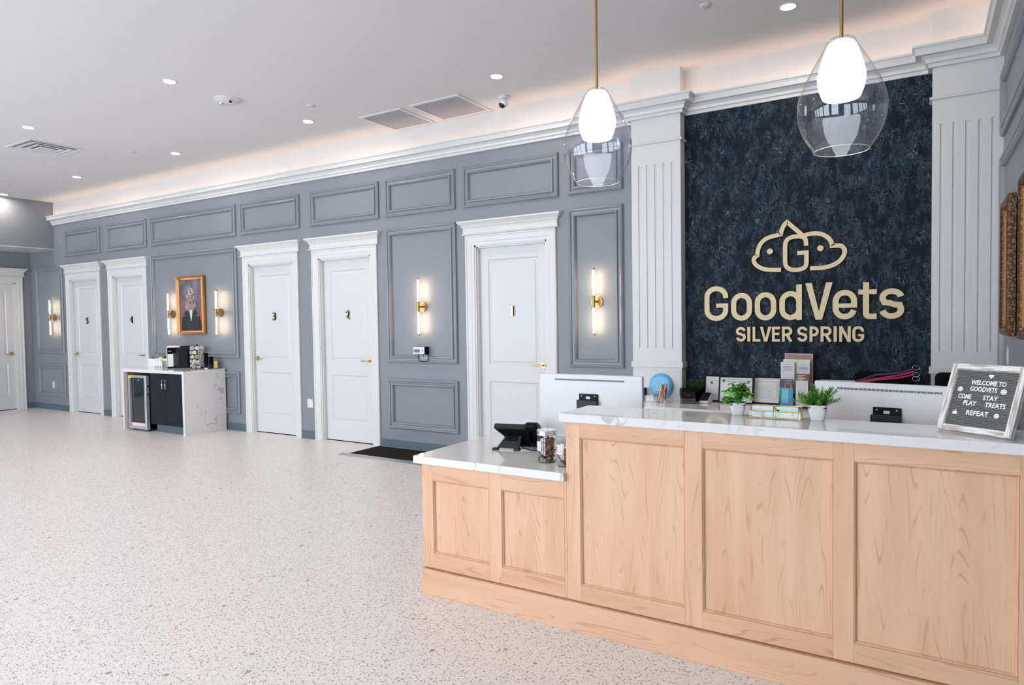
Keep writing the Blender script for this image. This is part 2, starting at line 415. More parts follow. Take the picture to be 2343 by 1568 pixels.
# baseboards
b = MB()
for a, c in ((XL + .012, -13.158), (-12.006, -11.75), (-10.61, -10.2), (-8.63, -8.229), (-7.078, -6.822), (-5.688, -4.36), (-3.229, -2.35)): b.box(a, c, -.012, 0, 0, .105)
struct('baseboard_back', b, M_base, 'dark slate rubber baseboard between the white doors', 'baseboard')
b = MB().box(XL, XL + .012, yl + .57, 0, 0, .105).box(XL, XL + .012, YB, yl - .57, 0, .105); struct('baseboard_left', b, M_base, 'dark slate baseboard on the far left wall', 'baseboard')
b = MB().box(XR - .012, XR, YB, -.14, 0, .105); struct('baseboard_right', b, M_base, 'dark slate baseboard on the right wall', 'baseboard')

# wall panel mouldings
MP = [(0, 0), (0, -.018), (.006, -.026), (.018, -.032), (.030, -.026), (.034, -.016), (.052, -.014), (.058, -.030), (.070, -.033), (.078, -.026), (.084, -.012), (.086, 0)]
tops = [(-13.161, -11.972), (-11.76, -10.576), (-10.465, -8.352), (-8.248, -7.036), (-6.835, -5.637), (-5.531, -4.495), (-4.383, -3.19), (-3.076, -2.491)]
mids = [(-14.26, -13.262), (-10.474, -8.35), (-5.533, -4.492), (-3.08, -2.49)]
names_top = ['above door 5', 'above door 4', 'above the framed portrait', 'above door 3', 'above door 2', 'between doors 2 and 1, top row', 'above door 1', 'behind the nearer-left pendant, top row']
names_mid = ['left of door 5', 'around the framed portrait', 'between doors 2 and 1', 'right of door 1']
n = 2
for (a, c), s_ in zip(tops, names_top):
    struct('trim_%d' % n, MB().mould(a, c, 2.79, 3.24, MP), M_trimg, 'grey-blue picture-frame moulding ' + s_, 'wall moulding'); n += 1
for (a, c), s_ in zip(mids, names_mid):
    struct('trim_%d' % n, MB().mould(a, c, 1.045, 2.648, MP), M_trimg, 'tall grey-blue moulding ' + s_, 'wall moulding'); n += 1
    struct('trim_%d' % n, MB().mould(a, c, .243, .85, MP), M_trimg, 'low grey-blue moulding ' + s_, 'wall moulding'); n += 1
for a, c in ((.20, 2.15), (2.27, 4.2), (4.32, 6.2)):
    for z0, z1 in ((2.79, 3.24), (1.045, 2.648), (.243, .85)):
        o = struct('trim_%d' % n, MB().mould(a, c, z0, z1, MP), M_trimg, 'grey-blue moulding on the right wall', 'wall moulding'); o.location = (XR, 0, 0); o.rotation_euler = (0, 0, R(-90)); n += 1

# pillars
for i, (x0, x1, s_) in enumerate(((-2.35, -1.88, 'left of the navy wallpaper'), (.053, XR, 'right of the navy wallpaper'))):
    t = thing('pillar_%d' % (i + 1), 'white fluted pillar ' + s_, 'pillar', ((x0 + x1) / 2, 0, 0), kind='structure'); w = (x1 - x0) / 2
    b = MB().box(-w, w, -.128, 0, 0, 3.46)
    fl = [(-w + (.078 + k * .079), .0115) for k in range(5)]; cx = sum(f[0] for f in fl) / 5; fl = [(f[0] - cx, f[1]) for f in fl]
    b.box(-w, w, -.136, -.128, 0, 1.25).box(-w, w, -.136, -.128, 2.957, 3.46); xs = [-w] + sum(([f - h, f + h] for f, h in fl), []) + [w]
    for k in range(0, len(xs), 2): b.box(xs[k], xs[k + 1], -.136, -.128, 1.25, 2.957)
    b.build('shaft', M_white, t)
    rt = -(w + .012)
    b = MB().sweep([(-.002, 3.143), (.012, 3.143), (.018, 3.148), (.018, 3.160), (.012, 3.165), (-.002, 3.165)], [(-w, -.002), (-w, -.136), (w, -.136), (w, -.002)]); b.build('astragal', M_white, t)
    b = MB().sweep([(-.002, 1.075), (.013, 1.075), (.013, 1.128), (-.002, 1.128)], [(-w, -.002), (-w, -.136), (w, -.136), (w, -.002)]); b.build('band', M_white, t, bevel=.003)

# doors
def make_door(name, loc, rz, number, hside, label):
    t = thing(name, label, 'door', loc, rz, kind='structure')
    cw = .115
    pc = [(0, 0), (0, -.018), (.008, -.024), (.022, -.024), (.028, -.018), (.075, -.015), (.085, -.010), (.115, -.008), (.115, 0)]
    # architrave: mitred U
    vs = []; k = len(pc); o = HW + cw
    b = MB()
    for (cx, cz, sx, sz) in ((-o, 0, 1, 0), (-o, OH + cw, 1, -1), (o, OH + cw, -1, -1), (o, 0, -1, 0)):
        for d, y in pc: vs.append((cx + sx * d, y, cz + sz * d))
    fs = [(i * k + a, i * k + (a + 1) % k, (i + 1) * k + (a + 1) % k, (i + 1) * k + a) for i in range(3) for a in range(k)]
    b.add(vs, fs); b.build('casing', M_white, t)
    z0 = OH + cw
    b = MB().sweep([(-.002, z0), (.030, z0), (.034, z0 + .012), (.022, z0 + .018), (.022, z0 + .078), (.030, z0 + .084), (.036, z0 + .102), (.058, z0 + .124), (.070, z0 + .134), (.074, z0 + .136), (.074, z0 + .152), (-.002, z0 + .152)],
                   [(-o, 0), (-o, -.001), (o, -.001), (o, 0)]); b.build('head_cornice', M_white, t)
    b = MB().box(-HW, -HW + .018, 0, .14, 0, OH).box(HW - .018, HW, 0, .14, 0, OH).box(-HW, HW, 0, .14, OH - .018, OH)
    b.box(-HW + .018, -HW + .032, .02, .056, 0, OH - .018).box(HW - .032, HW - .018, .02, .056, 0, OH - .018).box(-HW + .018, HW - .018, .02, .056, OH - .032, OH - .018); b.build('jamb', M_white, t)
    w = HW - .022; y0 = .058
    b = MB().box(-w, w, y0 + .012, y0 + .042, .012, OH - .02)
    st = .115; zs = [(.012, .25), (.86, 1.04), (OH - .16, OH - .02)]
    b.box(-w, -w + st, y0, y0 + .012, .012, OH - .02).box(w - st, w, y0, y0 + .012, .012, OH - .02)
    for a, c in zs: b.box(-w + st, w - st, y0, y0 + .012, a, c)
    for a, c in ((.25, .86), (1.04, OH - .16)):
        b.mould(-w + st, w - st, a, c, [(0, y0), (.004, y0 + .002), (.014, y0 + .011), (.03, y0 + .011), (.045, y0 + .004), (.046, y0 + .012), (0, y0 + .012)])
        b.box(-w + st + .045, w - st - .045, y0 + .004, y0 + .012, a + .045, c - .045)
    p = b.build('door_panel', M_door, t)
    MB().box(-w, w, y0 + .004, y0 + .04, .0, .012).build('gap_shade_strip', M_blackm, t)  # black strip paints the shade in the gap under the door
    # lever handle
    hx = hside * (w - .065); hz = 1.05
    b = MB().cyl((hx, y0, hz), .033, -.010, 0, 28, axis='Y').cyl((hx, y0, hz), .011, -.055, -.009, 16, axis='Y')
    h = b.build('handle', M_gold, t, smooth=True)
    b = MB().tube([(hx + hside * .006, y0 - .05, hz), (hx - hside * .02, y0 - .054, hz), (hx - hside * .07, y0 - .052, hz), (hx - hside * .115, y0 - .047, hz)], [.009, .0095, .008, .009], 12)
    b.build('lever', M_gold, h, smooth=True)
    if number:
        wd = .022 if number == '1' else .055
        nb = text(number, -wd / 2, wd / 2, 1.58, 1.69, y0, .02, 'number', M_black, t, bold=.0)
        text(number, -wd / 2, wd / 2, 1.58, 1.69, y0 - .02, .003, 'number_face', M_gold, nb, bold=.0)
    return t
for i, (cx, nm, hs) in enumerate(DOORS):
    make_door('door_%s' % nm, (cx, 0, 0), 0, nm, hs, 'white two-panel door with gold lever, numbered ' + nm)
make_door('door_6', (XL, yl, 0), R(90), '', 1, 'white unnumbered door at the far left edge')

# ------------------------------------------------------------------ ceiling fittings
def downlight(x, y, s_):
    t = thing('recessed_light', 'round recessed ceiling light ' + s_, 'ceiling light', (x, y, ZC), group='recessed ceiling lights')
    MB().lathe([(.052, -.001), (.052, -.005), (.064, -.004), (.066, 0), (.052, 0)], n=32, close=False).build('trim_ring', M_wplast, t, smooth=True)
    MB().cyl((0, 0, 0), .052, -.003, -.001, 32).build('diffuser', M_down, t)
DL = [(-13.336, -.845, 'cut by the left edge of the photo'), (-10.93, -.845, 'above door 5'), (-8.414, -.845, 'left of the one above door 3'), (-5.9, -.845, 'left of the square air grilles'),
      (-3.386, -.845, 'just above the dome camera'), (-.853, -.845, 'at the top edge above the right pendant'), (-8.659, -2.45, 'just above the square air diffuser'), (-5.98, -2.425, 'beside the oval twin-lamp emergency light')]
for x, y, s_ in DL: downlight(x, y, s_)
for x, y in ((-11.4, -4.2), (-8.7, -5.8), (-6.0, -5.8), (-3.3, -4.2), (-11.4, -7.4), (-8.7, -7.9), (-6.0, -7.9), (-3.3, -7.4), (-.85, -5.9)): downlight(x, y, 'out of view, added to light the room')  # unseen extra lamps, added because they help light the room
for i, (x0, x1, y0, y1, s_) in enumerate(((-5.322, -4.728, -.648, -.030, 'left one of the pair'), (-4.61, -3.965, -.655, -.035, 'right one, beside the dome camera'))):
    t = thing('air_grille', 'square perforated grey air return in the ceiling, ' + s_, 'air vent', ((x0 + x1) / 2, (y0 + y1) / 2, ZC), group='square perforated air grilles')
    w, d = (x1 - x0) / 2, (y1 - y0) / 2
    b = MB(); 
    for q in ((-w, w, -d, -d + .035), (-w, w, d - .035, d), (-w, -w + .035, -d + .035, d - .035), (w - .035, w, -d + .035, d - .035)): b.box(*q, -.010, 0)
    b.build('frame', M_wplast, t, bevel=.002); MB().box(-w + .035, w - .035, -d + .035, d - .035, -.004, -.001).build('perforated_plate', M_perf, t)
t = thing('air_diffuser', 'square stepped supply-air diffuser in the ceiling at the left', 'air vent', (-9.48, -1.92, ZC))
b = MB()
for k, h in enumerate((.31, .235, .16)):
    zt = -.002 - .004 * k
    for q in ((-h, h, -h, -h + .022), (-h, h, h - .022, h), (-h, -h + .022, -h + .022, h - .022), (h - .022, h, -h + .022, h - .022)): b.box(*q, zt - .008, zt)
    b.add([(-h + .02, -h + .02, zt - .006), (h - .02, -h + .02, zt - .006), (h - .02, h - .02, zt - .006), (-h + .02, h - .02, zt - .006), (-h + .05, -h + .05, zt - .0015), (h - .05, -h + .05, zt - .0015), (h - .05, h - .05, zt - .0015), (-h + .05, h - .05, zt - .0015)],
          [(0, 1, 5, 4), (1, 2, 6, 5), (2, 3, 7, 6), (3, 0, 4, 7)])
b.box(-.085, .085, -.085, .085, -.022, -.012)
b.build('louvre', mat('diffuser_white', (.66, .66, .68), .3), t); MB().box(-.29, .29, -.29, .29, -.002, -.0005).build('throat_shade', mat('throat_shade_grey', (.16, .16, .17), .6), t)  # flat grey sheet stands in for the shade inside the diffuser
t = thing('emergency_light', 'round white ceiling emergency light with two small lamps', 'emergency light', (-5.993, -1.80, ZC))
MB().lathe([(.135, 0), (.135, -.006), (.120, -.012), (.085, -.032), (.0, -.036)], n=40).build('housing', M_wplast, t, smooth=True)
for sx in (-1, 1):
    o = MB().lathe([(.0, -.012), (.022, -.012), (.026, -.004), (.026, .006)], n=20).build('lamp_head', M_chrome, t, smooth=True, loc=(sx * .075, -.025, -.030), rot=(R(-25), R(-sx * 30), 0))
    MB().cyl((0, 0, 0), .014, -.0135, -.012, 16).build('bulb', M_black, o)
for x, y, s_ in ((-12.344, -1.19, 'near the left edge'), (-8.80, -1.19, 'above door 3, left of the downlight'), (-5.449, -1.21, 'nearest the emergency light'), (-1.361, -1.20, 'at the top edge between the pendants')):
    tag(MB().lathe([(.0, -.010), (.036, -.010), (.040, -.007), (.040, 0)], n=28).build('sprinkler_cap', mat('cap_white', (.62, .60, .60), .5), smooth=True, loc=(x, y, ZC)), 'small flat round sprinkler cover in the ceiling, ' + s_, 'sprinkler cover', 'sprinkler covers')
t = thing('dome_camera', 'small white and black security camera under the ceiling', 'security camera', (-3.63, -.33, ZC))
MB().lathe([(.058, 0), (.058, -.02), (.05, -.03), (0, -.03)], n=28).build('mount', M_wplast, t, smooth=True)
o = MB().lathe([(0, -.052), (.022, -.047), (.04, -.03), (.047, 0), (.044, .02), (.03, .035), (0, .04)], n=28).build('ball', M_wplast, t, smooth=True, loc=(0, -.01, -.066), rot=(R(-35), 0, R(-20)))
MB().lathe([(0, -.056), (.02, -.054), (.031, -.044), (.034, -.038)], n=24).build('lens_face', M_screen, o, smooth=True)

# pendants
def pendant(x, y, zt, zb, s_):
    H = zt - zb; t = thing('pendant_lamp', 'clear teardrop pendant with glowing inner shade, ' + s_, 'pendant lamp', (x, y, zb), group='teardrop glass pendants over the desk')
    D = .169
    pr = [(.010, 1.0), (.030, .996), (.046, .980), (.055, .955), (.066, .908), (.093, .804), (.122, .69), (.145, .59), (.161, .49), (.169, .39), (.164, .265), (.147, .155), (.123, .061), (.104, 0)]
    P = crom([(r, z * H) for r, z in pr], 4); P = [(p.x, p.y) for p in P]
    MB().lathe(P, n=64, close=False).build('glass_shade', M_glass, t, smooth=True)
    MB().tube([(.104 * math.cos(a), .104 * math.sin(a), .0) for a in [2 * math.pi * k / 48 for k in range(48)]], .0016, 6, closed=True).build('glass_rim', mat('glass_edge', (.85, .88, .9), .1), t, smooth=True)
    ins = [(.0, .978), (.024, .974), (.042, .955), (.055, .925), (.072, .823), (.0865, .71), (.0910, .64), (.086, .56), (.073, .478), (.068, .462)]
    MB().lathe([(p.x, p.y) for p in crom([(r, z * H) for r, z in ins], 4)] + [(0, .47 * H)], n=48).build('inner_shade', M_pend, t, smooth=True)
    MB().cyl((0, 0, 0), .0072, H - .005, ZC - zb - .025, 12).build('rod', M_brass, t, smooth=True)
    MB().lathe([(.0, ZC - zb - .03), (.055, ZC - zb - .03), (.062, ZC - zb - .022), (.062, ZC - zb)], n=28).build('ceiling_canopy', M_brass, t, smooth=True)
    return t
pendant(-1.378, -3.09, 2.668, 2.208, 'the left one, in front of the pillar')
pendant(-.290, -3.09, 2.668, 2.208, 'the right one, in front of the navy wall')

# tube sconces
def sconce(x, z, s_):
    t = thing('wall_sconce', 'brass wall light with two glowing vertical tubes ' + s_, 'wall light', (x, 0, z), group='twin-tube brass wall lights')
    MB().cyl((0, 0, 0), .062, -.014, 0, 32, axis='Y').build('backplate', M_brass, t, smooth=True)
    MB().cyl((0, 0, 0), .012, -.078, -.012, 16, axis='Y').build('arm', M_brass, t, smooth=True)
    MB().cyl((0, -.086, 0), .0155, -.062, .062, 20).build('holder', M_brass, t, smooth=True)
    for s in (-1, 1):
        a, c = sorted((s * .062, s * .312)); u = MB().cyl((0, -.086, 0), .0095, a, c, 20).build('tube', M_tube, t, smooth=True)
        a, c = sorted((s * .312, s * .336)); MB().cyl((0, -.086, 0), .0125, a, c, 20).build('end_cap', M_brass, u, smooth=True)
for x, s_ in ((-13.60, 'left of door 5'), (-9.925, 'on the left of the framed portrait'), (-8.742, 'on the right of the framed portrait'), (-4.99, 'between doors 2 and 1'), (-2.775, 'right of door 1, beside the pillar')): sconce(x, 1.705, s_)

# ------------------------------------------------------------------ gold sign on the navy wall
YS0, YS1 = -.034, -.020
t = thing('wall_emblem', 'gold outline emblem of a cat and dog head joined by a letter G', 'sign', (-.9, 0, 2.1))
def sh(P): return [(x + .9, z - 2.1) for x, z in P]
cat = [(-1.042, 1.932), (-1.115, 1.935), (-1.183, 1.945), (-1.232, 1.971), (-1.260, 2.002), (-1.267, 2.028), (-1.258, 2.050), (-1.237, 2.065)]
cat2 = [(-1.237, 2.065), (-1.235, 2.085), (-1.227, 2.126), (-1.207, 2.167), (-1.175, 2.198), (-1.131, 2.218), (-1.079, 2.228), (-1.044, 2.234)]
cat3 = [(-1.044, 2.234), (-1.038, 2.262), (-1.024, 2.298), (-1.008, 2.322), (-.993, 2.334)]
P = crom(cat, 4)[:-1] + crom(cat2, 4)[:-1] + crom(cat3, 4) + [(-.958, 2.300), (-.889, 2.232), (-.868, 2.208)]
MB().ribbon(sh(P), .035, YS0, YS1).build('cat_outline', M_signg, t)
dog = [(-.880, 2.198), (-.832, 2.217), (-.769, 2.221), (-.713, 2.206), (-.669, 2.172), (-.647, 2.131), (-.644, 2.109)]
dog2 = [(-.644, 2.109), (-.589, 2.107), (-.564, 2.093), (-.550, 2.064), (-.557, 2.025), (-.582, 1.987), (-.622, 1.957), (-.676, 1.938), (-.732, 1.931), (-.812, 1.932)]
MB().ribbon(sh(crom(dog, 4)[:-1] + crom(dog2, 4)), .035, YS0 - .0006, YS1).build('dog_outline', M_signg, t)
G = [(-.843, 2.123), (-.844, 2.161), (-.855, 2.189), (-.882, 2.203), (-.924, 2.207), (-.966, 2.201), (-.995, 2.180), (-1.008, 2.144), (-1.009, 2.06), (-1.008, 1.987), (-.995, 1.952), (-.966, 1.931), (-.928, 1.925), (-.882, 1.928), (-.851, 1.946), (-.841, 1.978), (-.840, 2.03), (-.840, 2.084)]
MB().ribbon(sh(crom(G, 3)), .035, YS0 - .0012, YS1).ribbon(sh([(-.857, 2.0665), (-.912, 2.0665)]), .035, YS0 - .0012, YS1).build('letter_g', M_signg, t)
for x in (-1.132, -.733): MB().cyl((x + .9, 0, -.005), .0245, YS0, YS1, 32, axis='Y').build('eye', M_signg, t)
for x, z in ((-1.12, 2.0), (-.69, 2.0), (-1.0, 2.1), (-.66, 2.18)): pass
def glyph(ch, x0, x1, z0, z1, w, ox, oz, w2=None):
    # constant-stroke grotesque letters as ribbons; w vertical-stroke width
    b = MB(); h = w / 2; X0, X1, Z0, Z1 = x0 + h - ox, x1 - h - ox, z0 + h - oz, z1 - h - oz; wd, H = X1 - X0, Z1 - Z0; rx = wd / 2; xm = (X0 + X1) / 2
    rb = lambda P, cl=False, ww=None: b.ribbon(P, ww or w, YS0, YS1, closed=cl)
    zz0, zz1 = z0 - oz, z1 - oz
    if ch == 'o': rb(rrect(X0, X1, Z0, Z1, rx * .999, 8, rz=min(H / 2 * .98, rx * 1.05)), True)
    elif ch == 'G':
        rz = min(H * .28, rx * 1.1)
        rb([(X1, Z0 + H * .68)] + arc(xm, Z1 - rz, rx, rz, 0, 180, 12) + arc(xm, Z0 + rz, rx, rz, 180, 360, 12) + [(X1, Z0 + H * .50)])
        rb([(X1 - h * .5, Z0 + H * .50 - h * .85), (X0 + wd * .50, Z0 + H * .50 - h * .85)], ww=w * .85)
    elif ch == 'd':
        zt = Z0 + H * .79; rb(rrect(X0, X1, Z0, zt, rx * .999, 8, rz=min((zt - Z0) / 2 * .98, rx * 1.05)), True); rb([(X1, zz0), (X1, zz1)])
    elif ch == 'V':
        xa, xb, q = x0 - ox, x1 - ox, w * 1.13; b.prism([(xa, zz1), (xa + q, zz1), (xm, zz0 + (zz1 - zz0) * .22), (xb - q, zz1), (xb, zz1), (xm + w * .56, zz0), (xm - w * .56, zz0)], YS0, YS1)
    elif ch == 'e':
        rz = rx * 1.05; zm = Z0 + H * .46
        rb([(X1, zm - h * .8)] + arc(xm, Z1 - rz, rx, rz, 0, 180, 10) + arc(xm, Z0 + rz, rx, rz, 180, 345, 10)); rb([(X0, zm), (X1 - h * .5, zm)], ww=w * .8)
    elif ch == 't':
        xs = x0 - ox + (x1 - x0) * .42; zb = z1 - (z1 - z0) * .26 - oz; r = w * .55
        rb([(xs, zz1), (xs, Z0 + r)] + arc(xs + r, Z0 + r, r, r, 180, 270, 5) + [(x1 - ox, Z0)]); b.ribbon([(x0 - ox, zb), (x1 - ox, zb)], w * .85, YS0 - .0004, YS1)
    elif ch in 'sS':
        rz = H * .255; zt, zb2 = Z1 - rz, Z0 + rz
        P = arc(xm, zt, rx, rz, 8, 180, 9)[:-1] + [(X0, zt - rz * .1), (X0 + rx * .22, zt - rz * .75), (xm - rx * .2, Z0 + H * .53), (xm + rx * .35, Z0 + H * .455), (X1 - rx * .18, zb2 + rz * .75), (X1, zb2 + rz * .1)] + arc(xm, zb2, rx, rz, 0, -172, 9)[1:]
        rb(P)
    elif ch == 'I': b.prism([(x0 - ox, zz0), (x1 - ox, zz0), (x1 - ox, zz1), (x0 - ox, zz1)], YS0, YS1)
    elif ch == 'L': rb([(X0, zz1), (X0, Z0), (x1 - ox, Z0)])
    elif ch == 'E':
        rb([(x1 - ox, Z1), (X0, Z1), (X0, Z0), (x1 - ox, Z0)]); b.ribbon([(X0, Z0 + H * .52), (X1 + h * .5, Z0 + H * .52)], w * .9, YS0 - .0004, YS1)
    elif ch in 'RP':
        zm = Z0 + H * (.46 if ch == 'R' else .42); r = (Z1 - zm) / 2
        b.ribbon([(X0, zz0), (X0, zz1)], w, YS0, YS1); rb([(X0, Z1), (X1 - r, Z1)] + arc(X1 - r, zm + r, r, r, 90, -90, 8) + [(X0, zm)])
        if ch == 'R': b.ribbon([(xm - h * .1, zm), (X1 + h * .1, zz0)], w * 1.05, YS0 - .0004, YS1)
    elif ch == 'N':
        b.ribbon([(X0, zz0), (X0, zz1)], w, YS0, YS1); b.ribbon([(X1, zz0), (X1, zz1)], w, YS0, YS1); b.prism([(X0 - h, zz1), (X0 + h * 1.1, zz1), (X1 + h, zz0), (X1 - h * 1.1, zz0)], YS0 - .0004, YS1)
    return b
t = thing('wall_lettering', 'large gold mixed-case wall lettering directly below the emblem', 'sign', (-.9, 0, 1.65))
for ch, a, c, z1 in (('G', -1.698, -1.487, 1.812), ('o', -1.462, -1.282, 1.744), ('o', -1.259, -1.081, 1.744), ('d', -1.056, -.876, 1.800), ('V', -.849, -.640, 1.808), ('e', -.640, -.458, 1.742), ('t', -.450, -.318, 1.797), ('s', -.300, -.126, 1.742)):
    glyph(ch, a, c, 1.499, z1, .0445, -.9, 1.65).build('letter', M_signg, t)
t = thing('wall_lettering', 'smaller gold all-capital wall lettering, the lowest line of the sign', 'sign', (-.9, 0, 1.38))
for ch, a, c in (('S', -1.420, -1.336), ('I', -1.323, -1.298), ('L', -1.278, -1.213), ('V', -1.216, -1.122), ('E', -1.116, -1.051), ('R', -1.035, -.952), ('S', -.913, -.833), ('P', -.816, -.744), ('R', -.731, -.647), ('I', -.632, -.608), ('N', -.590, -.505), ('G', -.493, -.407)):
    glyph(ch, a, c, 1.314, 1.443, .0222, -.9, 1.38).build('letter', M_signg, t)

# ------------------------------------------------------------------ reception desk
t = thing('reception_desk', 'long maple reception desk with framed panels and a lower left section', 'reception desk', (0, 0, 0))
YK, YF, YP = -3.258, -3.240, -3.226
MB().box(-2.407, XR - .004, YK, YF + .02, 0, .143).build('kick_board', M_woodh, t, bevel=.002)
MB().box(-2.400, XR - .004, YF + .020, -2.95, 0, .736).box(-1.488, XR - .004, YF + .020, -2.95, .736, 1.031).box(-2.40, -1.49, -2.95, -2.34, 0, .736).build('carcass', M_woodv, t)
def stile(x0, x1, z1): MB().box(x0, x1, YF, YF + .0195, .149, z1).build('stile', M_woodv, t, bevel=.0012)
def rail(x0, x1, z0, z1): MB().box(x0, x1, YF, YF + .0195, z0, z1).build('rail', M_woodh, t, bevel=.0012)
def panel(x0, x1, z0, z1):
    p = MB().box(x0, x1, YP, YP + .004, z0, z1).build('panel', M_woodv, t)
    MB().mould(x0, x1, z0, z1, [(0, YF + .004), (.003, YF + .002), (.007, YF + .006), (.010, YP), (0, YP)]).build('bead', M_wooddesk, p)
M_wooddesk = m_wood('maple_bead', False, .92)
for a, c in ((-2.405, -2.330), (-1.955, -1.878), (-1.508, -1.4965)): stile(a, c, .736)
for a, c in ((-2.330, -1.955), (-1.878, -1.508)): rail(a, c, .646, .736); rail(a, c, .149, .235); panel(a, c, .235, .646)
for a, c in ((-1.496, -1.422), (-.906, -.828), (-.303, -.229), (.296, XR - .004)): stile(a, c, 1.031)
for a, c in ((-1.422, -.906), (-.828, -.303), (-.229, .296)): rail(a, c, .957, 1.031); rail(a, c, .149, .228); panel(a, c, .228, .957)
o = MB().box(-2.445, -1.4975, -3.268, -2.31, .737, .779).box(-1.4975, XR - .003, -2.935, -2.31, .737, .779).build('countertop', M_marble, bevel=.003); tag(o, 'low white veined stone worktop of the desk, holding phone and treat jars', 'countertop')
o = MB().box(-1.518, XR - .003, -3.268, -2.922, 1.032, 1.073).build('countertop', M_marble, bevel=.003); tag(o, 'raised white veined stone ledge along the top of the reception desk', 'countertop')
# back counter under the navy wall
t = thing('back_cabinet', 'white cabinet run under the navy wall, mostly hidden behind the desk', 'cabinet', (0, 0, 0))
MB().box(-2.30, XR - .01, -.56, -.145, .10, .728).build('carcass', M_white, t)
for k in range(5): MB().box(-2.29 + k * .55, -2.29 + k * .55 + .54, -.578, -.5605, .11, .72).build('door', M_white, t, bevel=.002)
MB().box(-2.28, XR - .02, -.50, -.145, 0, .10).build('toe_kick', M_base, t)
o = MB().box(-2.34, XR - .003, -.62, -.139, .729, .77).box(-1.878, .051, -.139, -.013, .729, .77).build('countertop', M_marble); tag(o, 'stone back counter against the navy wall, holding certificates and brochures', 'countertop')

# ------------------------------------------------------------------ desk objects
def monitor(x, y, rz, s_):
    t = thing('desktop_monitor', 'white all-in-one computer seen from behind, ' + s_, 'computer', (x, y, .779), rz, group='white computers on the desk')
    w = .3275; z0, z1 = .056, .428
    b = MB().box(-w, w, -.014, .014, z0, z1); b.build('housing', M_wplast, t, bevel=.006, seg=3)
    MB().box(-w + .008, w - .008, .0145, .0155, z0 + .03, z1 - .008).build('screen', M_screen, t)
    b = MB()
    for k in range(78): xx = -.218 + k * .436 / 77; b.box(xx - .0015, xx + .0015, -.0152, -.0138, z1 - .037, z1 - .027)
    b.build('vent_slots', M_dgrey, t)
    h = MB().box(-.060, .060, -.024, -.0145, .20, .317); p = h.build('mount_plate', M_black, t, bevel=.003)
    MB().cyl((-.042, -.024, .305), .0035, -.002, .0, 10, axis='Y').build('screw', M_wplast, p); MB().cyl((.042, -.024, .305), .0035, -.002, 0, 10, axis='Y').build('screw', M_wplast, p); MB().box(-.013, .013, -.0265, -.024, .288, .302).build('white_clip', M_wplast, p)
    MB().box(-.066, .062, -.046, -.024, .16, .282).build('bracket', M_dgrey, t, bevel=.004)
    MB().box(-.03, .03, -.046, -.03, .012, .18).build('stand_neck', M_alu, t, bevel=.003)
    MB().box(-.12, .12, -.10, .10, 0, .012).build('stand_base', M_alu, t, bevel=.003)
monitor(-1.661, -2.600, 0, 'behind the treat jars')
monitor(-.139, -2.565, R(-10.3), 'between the needle-leaf plant and letter board')

# letter board
M_felt = mat('grey_felt', (.16, .155, .15), .95, spec=.1)
t = thing('letter_board', 'grey felt letter board in whitewashed wood frame leaning on the right ledge', 'letter board', (.168, -3.120, 1.0745), rot=(R(-22), 0, R(-35.4)))
b = MB().mould(-.136, .136, 0, .272, [(0, 0), (0, -.020), (.003, -.022), (.021, -.022), (.024, -.018), (.024, -.004), (.024, 0)]); b.build('frame', M_weath, t)
b = MB()
for k in range(38): z = .0255 + k * .0059; b.box(-.1125, .1125, -.0095, -.006, z, z + .0040)
b.box(-.113, .113, -.006, -.001, .023, .249); fb = b.build('felt_board', M_felt, t)
MB().box(-.113, .113, -.001, 0, .023, .249).build('backing', M_blackm, t)
MB().box(-.03, .03, .0, .004, .02, .10).build('easel_leg', M_blackm, t)
M_letter = mat('white_letters', (.88, .88, .86), .4)
for body, x0, x1, z0, z1 in (('WELCOME TO', -.055, .073, .192, .211), ('GOODVETS', -.052, .046, .166, .185), ('COME', -.090, -.041, .133, .152), ('STAY', .003, .056, .134, .153), ('PLAY', -.064, -.016, .108, .127), ('TREATS', .016, .089, .107, .126), ('REPEAT', -.044, .037, .070, .089)):
    text(body, x0, x1, z0, z1, -.0095, .002, 'letters', M_letter, t, bold=.02)
hp = []
for k in range(40):
    a = 2 * math.pi * k / 40; hp.append((.013 + .0095 * (math.sin(a) ** 3), .230 + .0095 * (13 * math.cos(a) - 5 * math.cos(2 * a) - 2 * math.cos(3 * a) - math.cos(4 * a)) / 16))
MB().prism(hp, -.0115, -.0095).build('heart', M_letter, t)
def face(x, z, r, petals=0):
    if petals:
        P = [(x + r * (1 + .13 * math.cos(petals * 2 * math.pi * k / 64)) * math.cos(2 * math.pi * k / 64), z + r * (1 + .13 * math.cos(petals * 2 * math.pi * k / 64)) * math.sin(2 * math.pi * k / 64)) for k in range(64)]; o = MB().prism(P, -.0115, -.0095).build('smiley', M_letter, t)
    else: o = MB().cyl((x, 0, z), r, -.0115, -.0095, 28, axis='Y').build('smiley', M_letter, t)
    b = MB().cyl((x - r * .32, 0, z + r * .25), r * .13, -.0119, -.0114, 12, axis='Y').cyl((x + r * .32, 0, z + r * .25), r * .13, -.0119, -.0114, 12, axis='Y')
    b.ribbon(arc(x, z - r * .05, r * .55, r * .5, 200, 340, 8), r * .16, -.0119, -.0114); b.build('smile', M_felt, o)
face(-.089, .170, .0095); face(.070, .172, .0105); face(.066, .078, .0088, 8)
MB().box(-.094, -.079, -.0115, -.0095, .068, .080).box(-.096, -.092, -.0115, -.0095, .067, .079).box(-.088, -.084, -.0115, -.0095, .080, .088).build('thumbs_up', M_letter, t, bevel=.001)

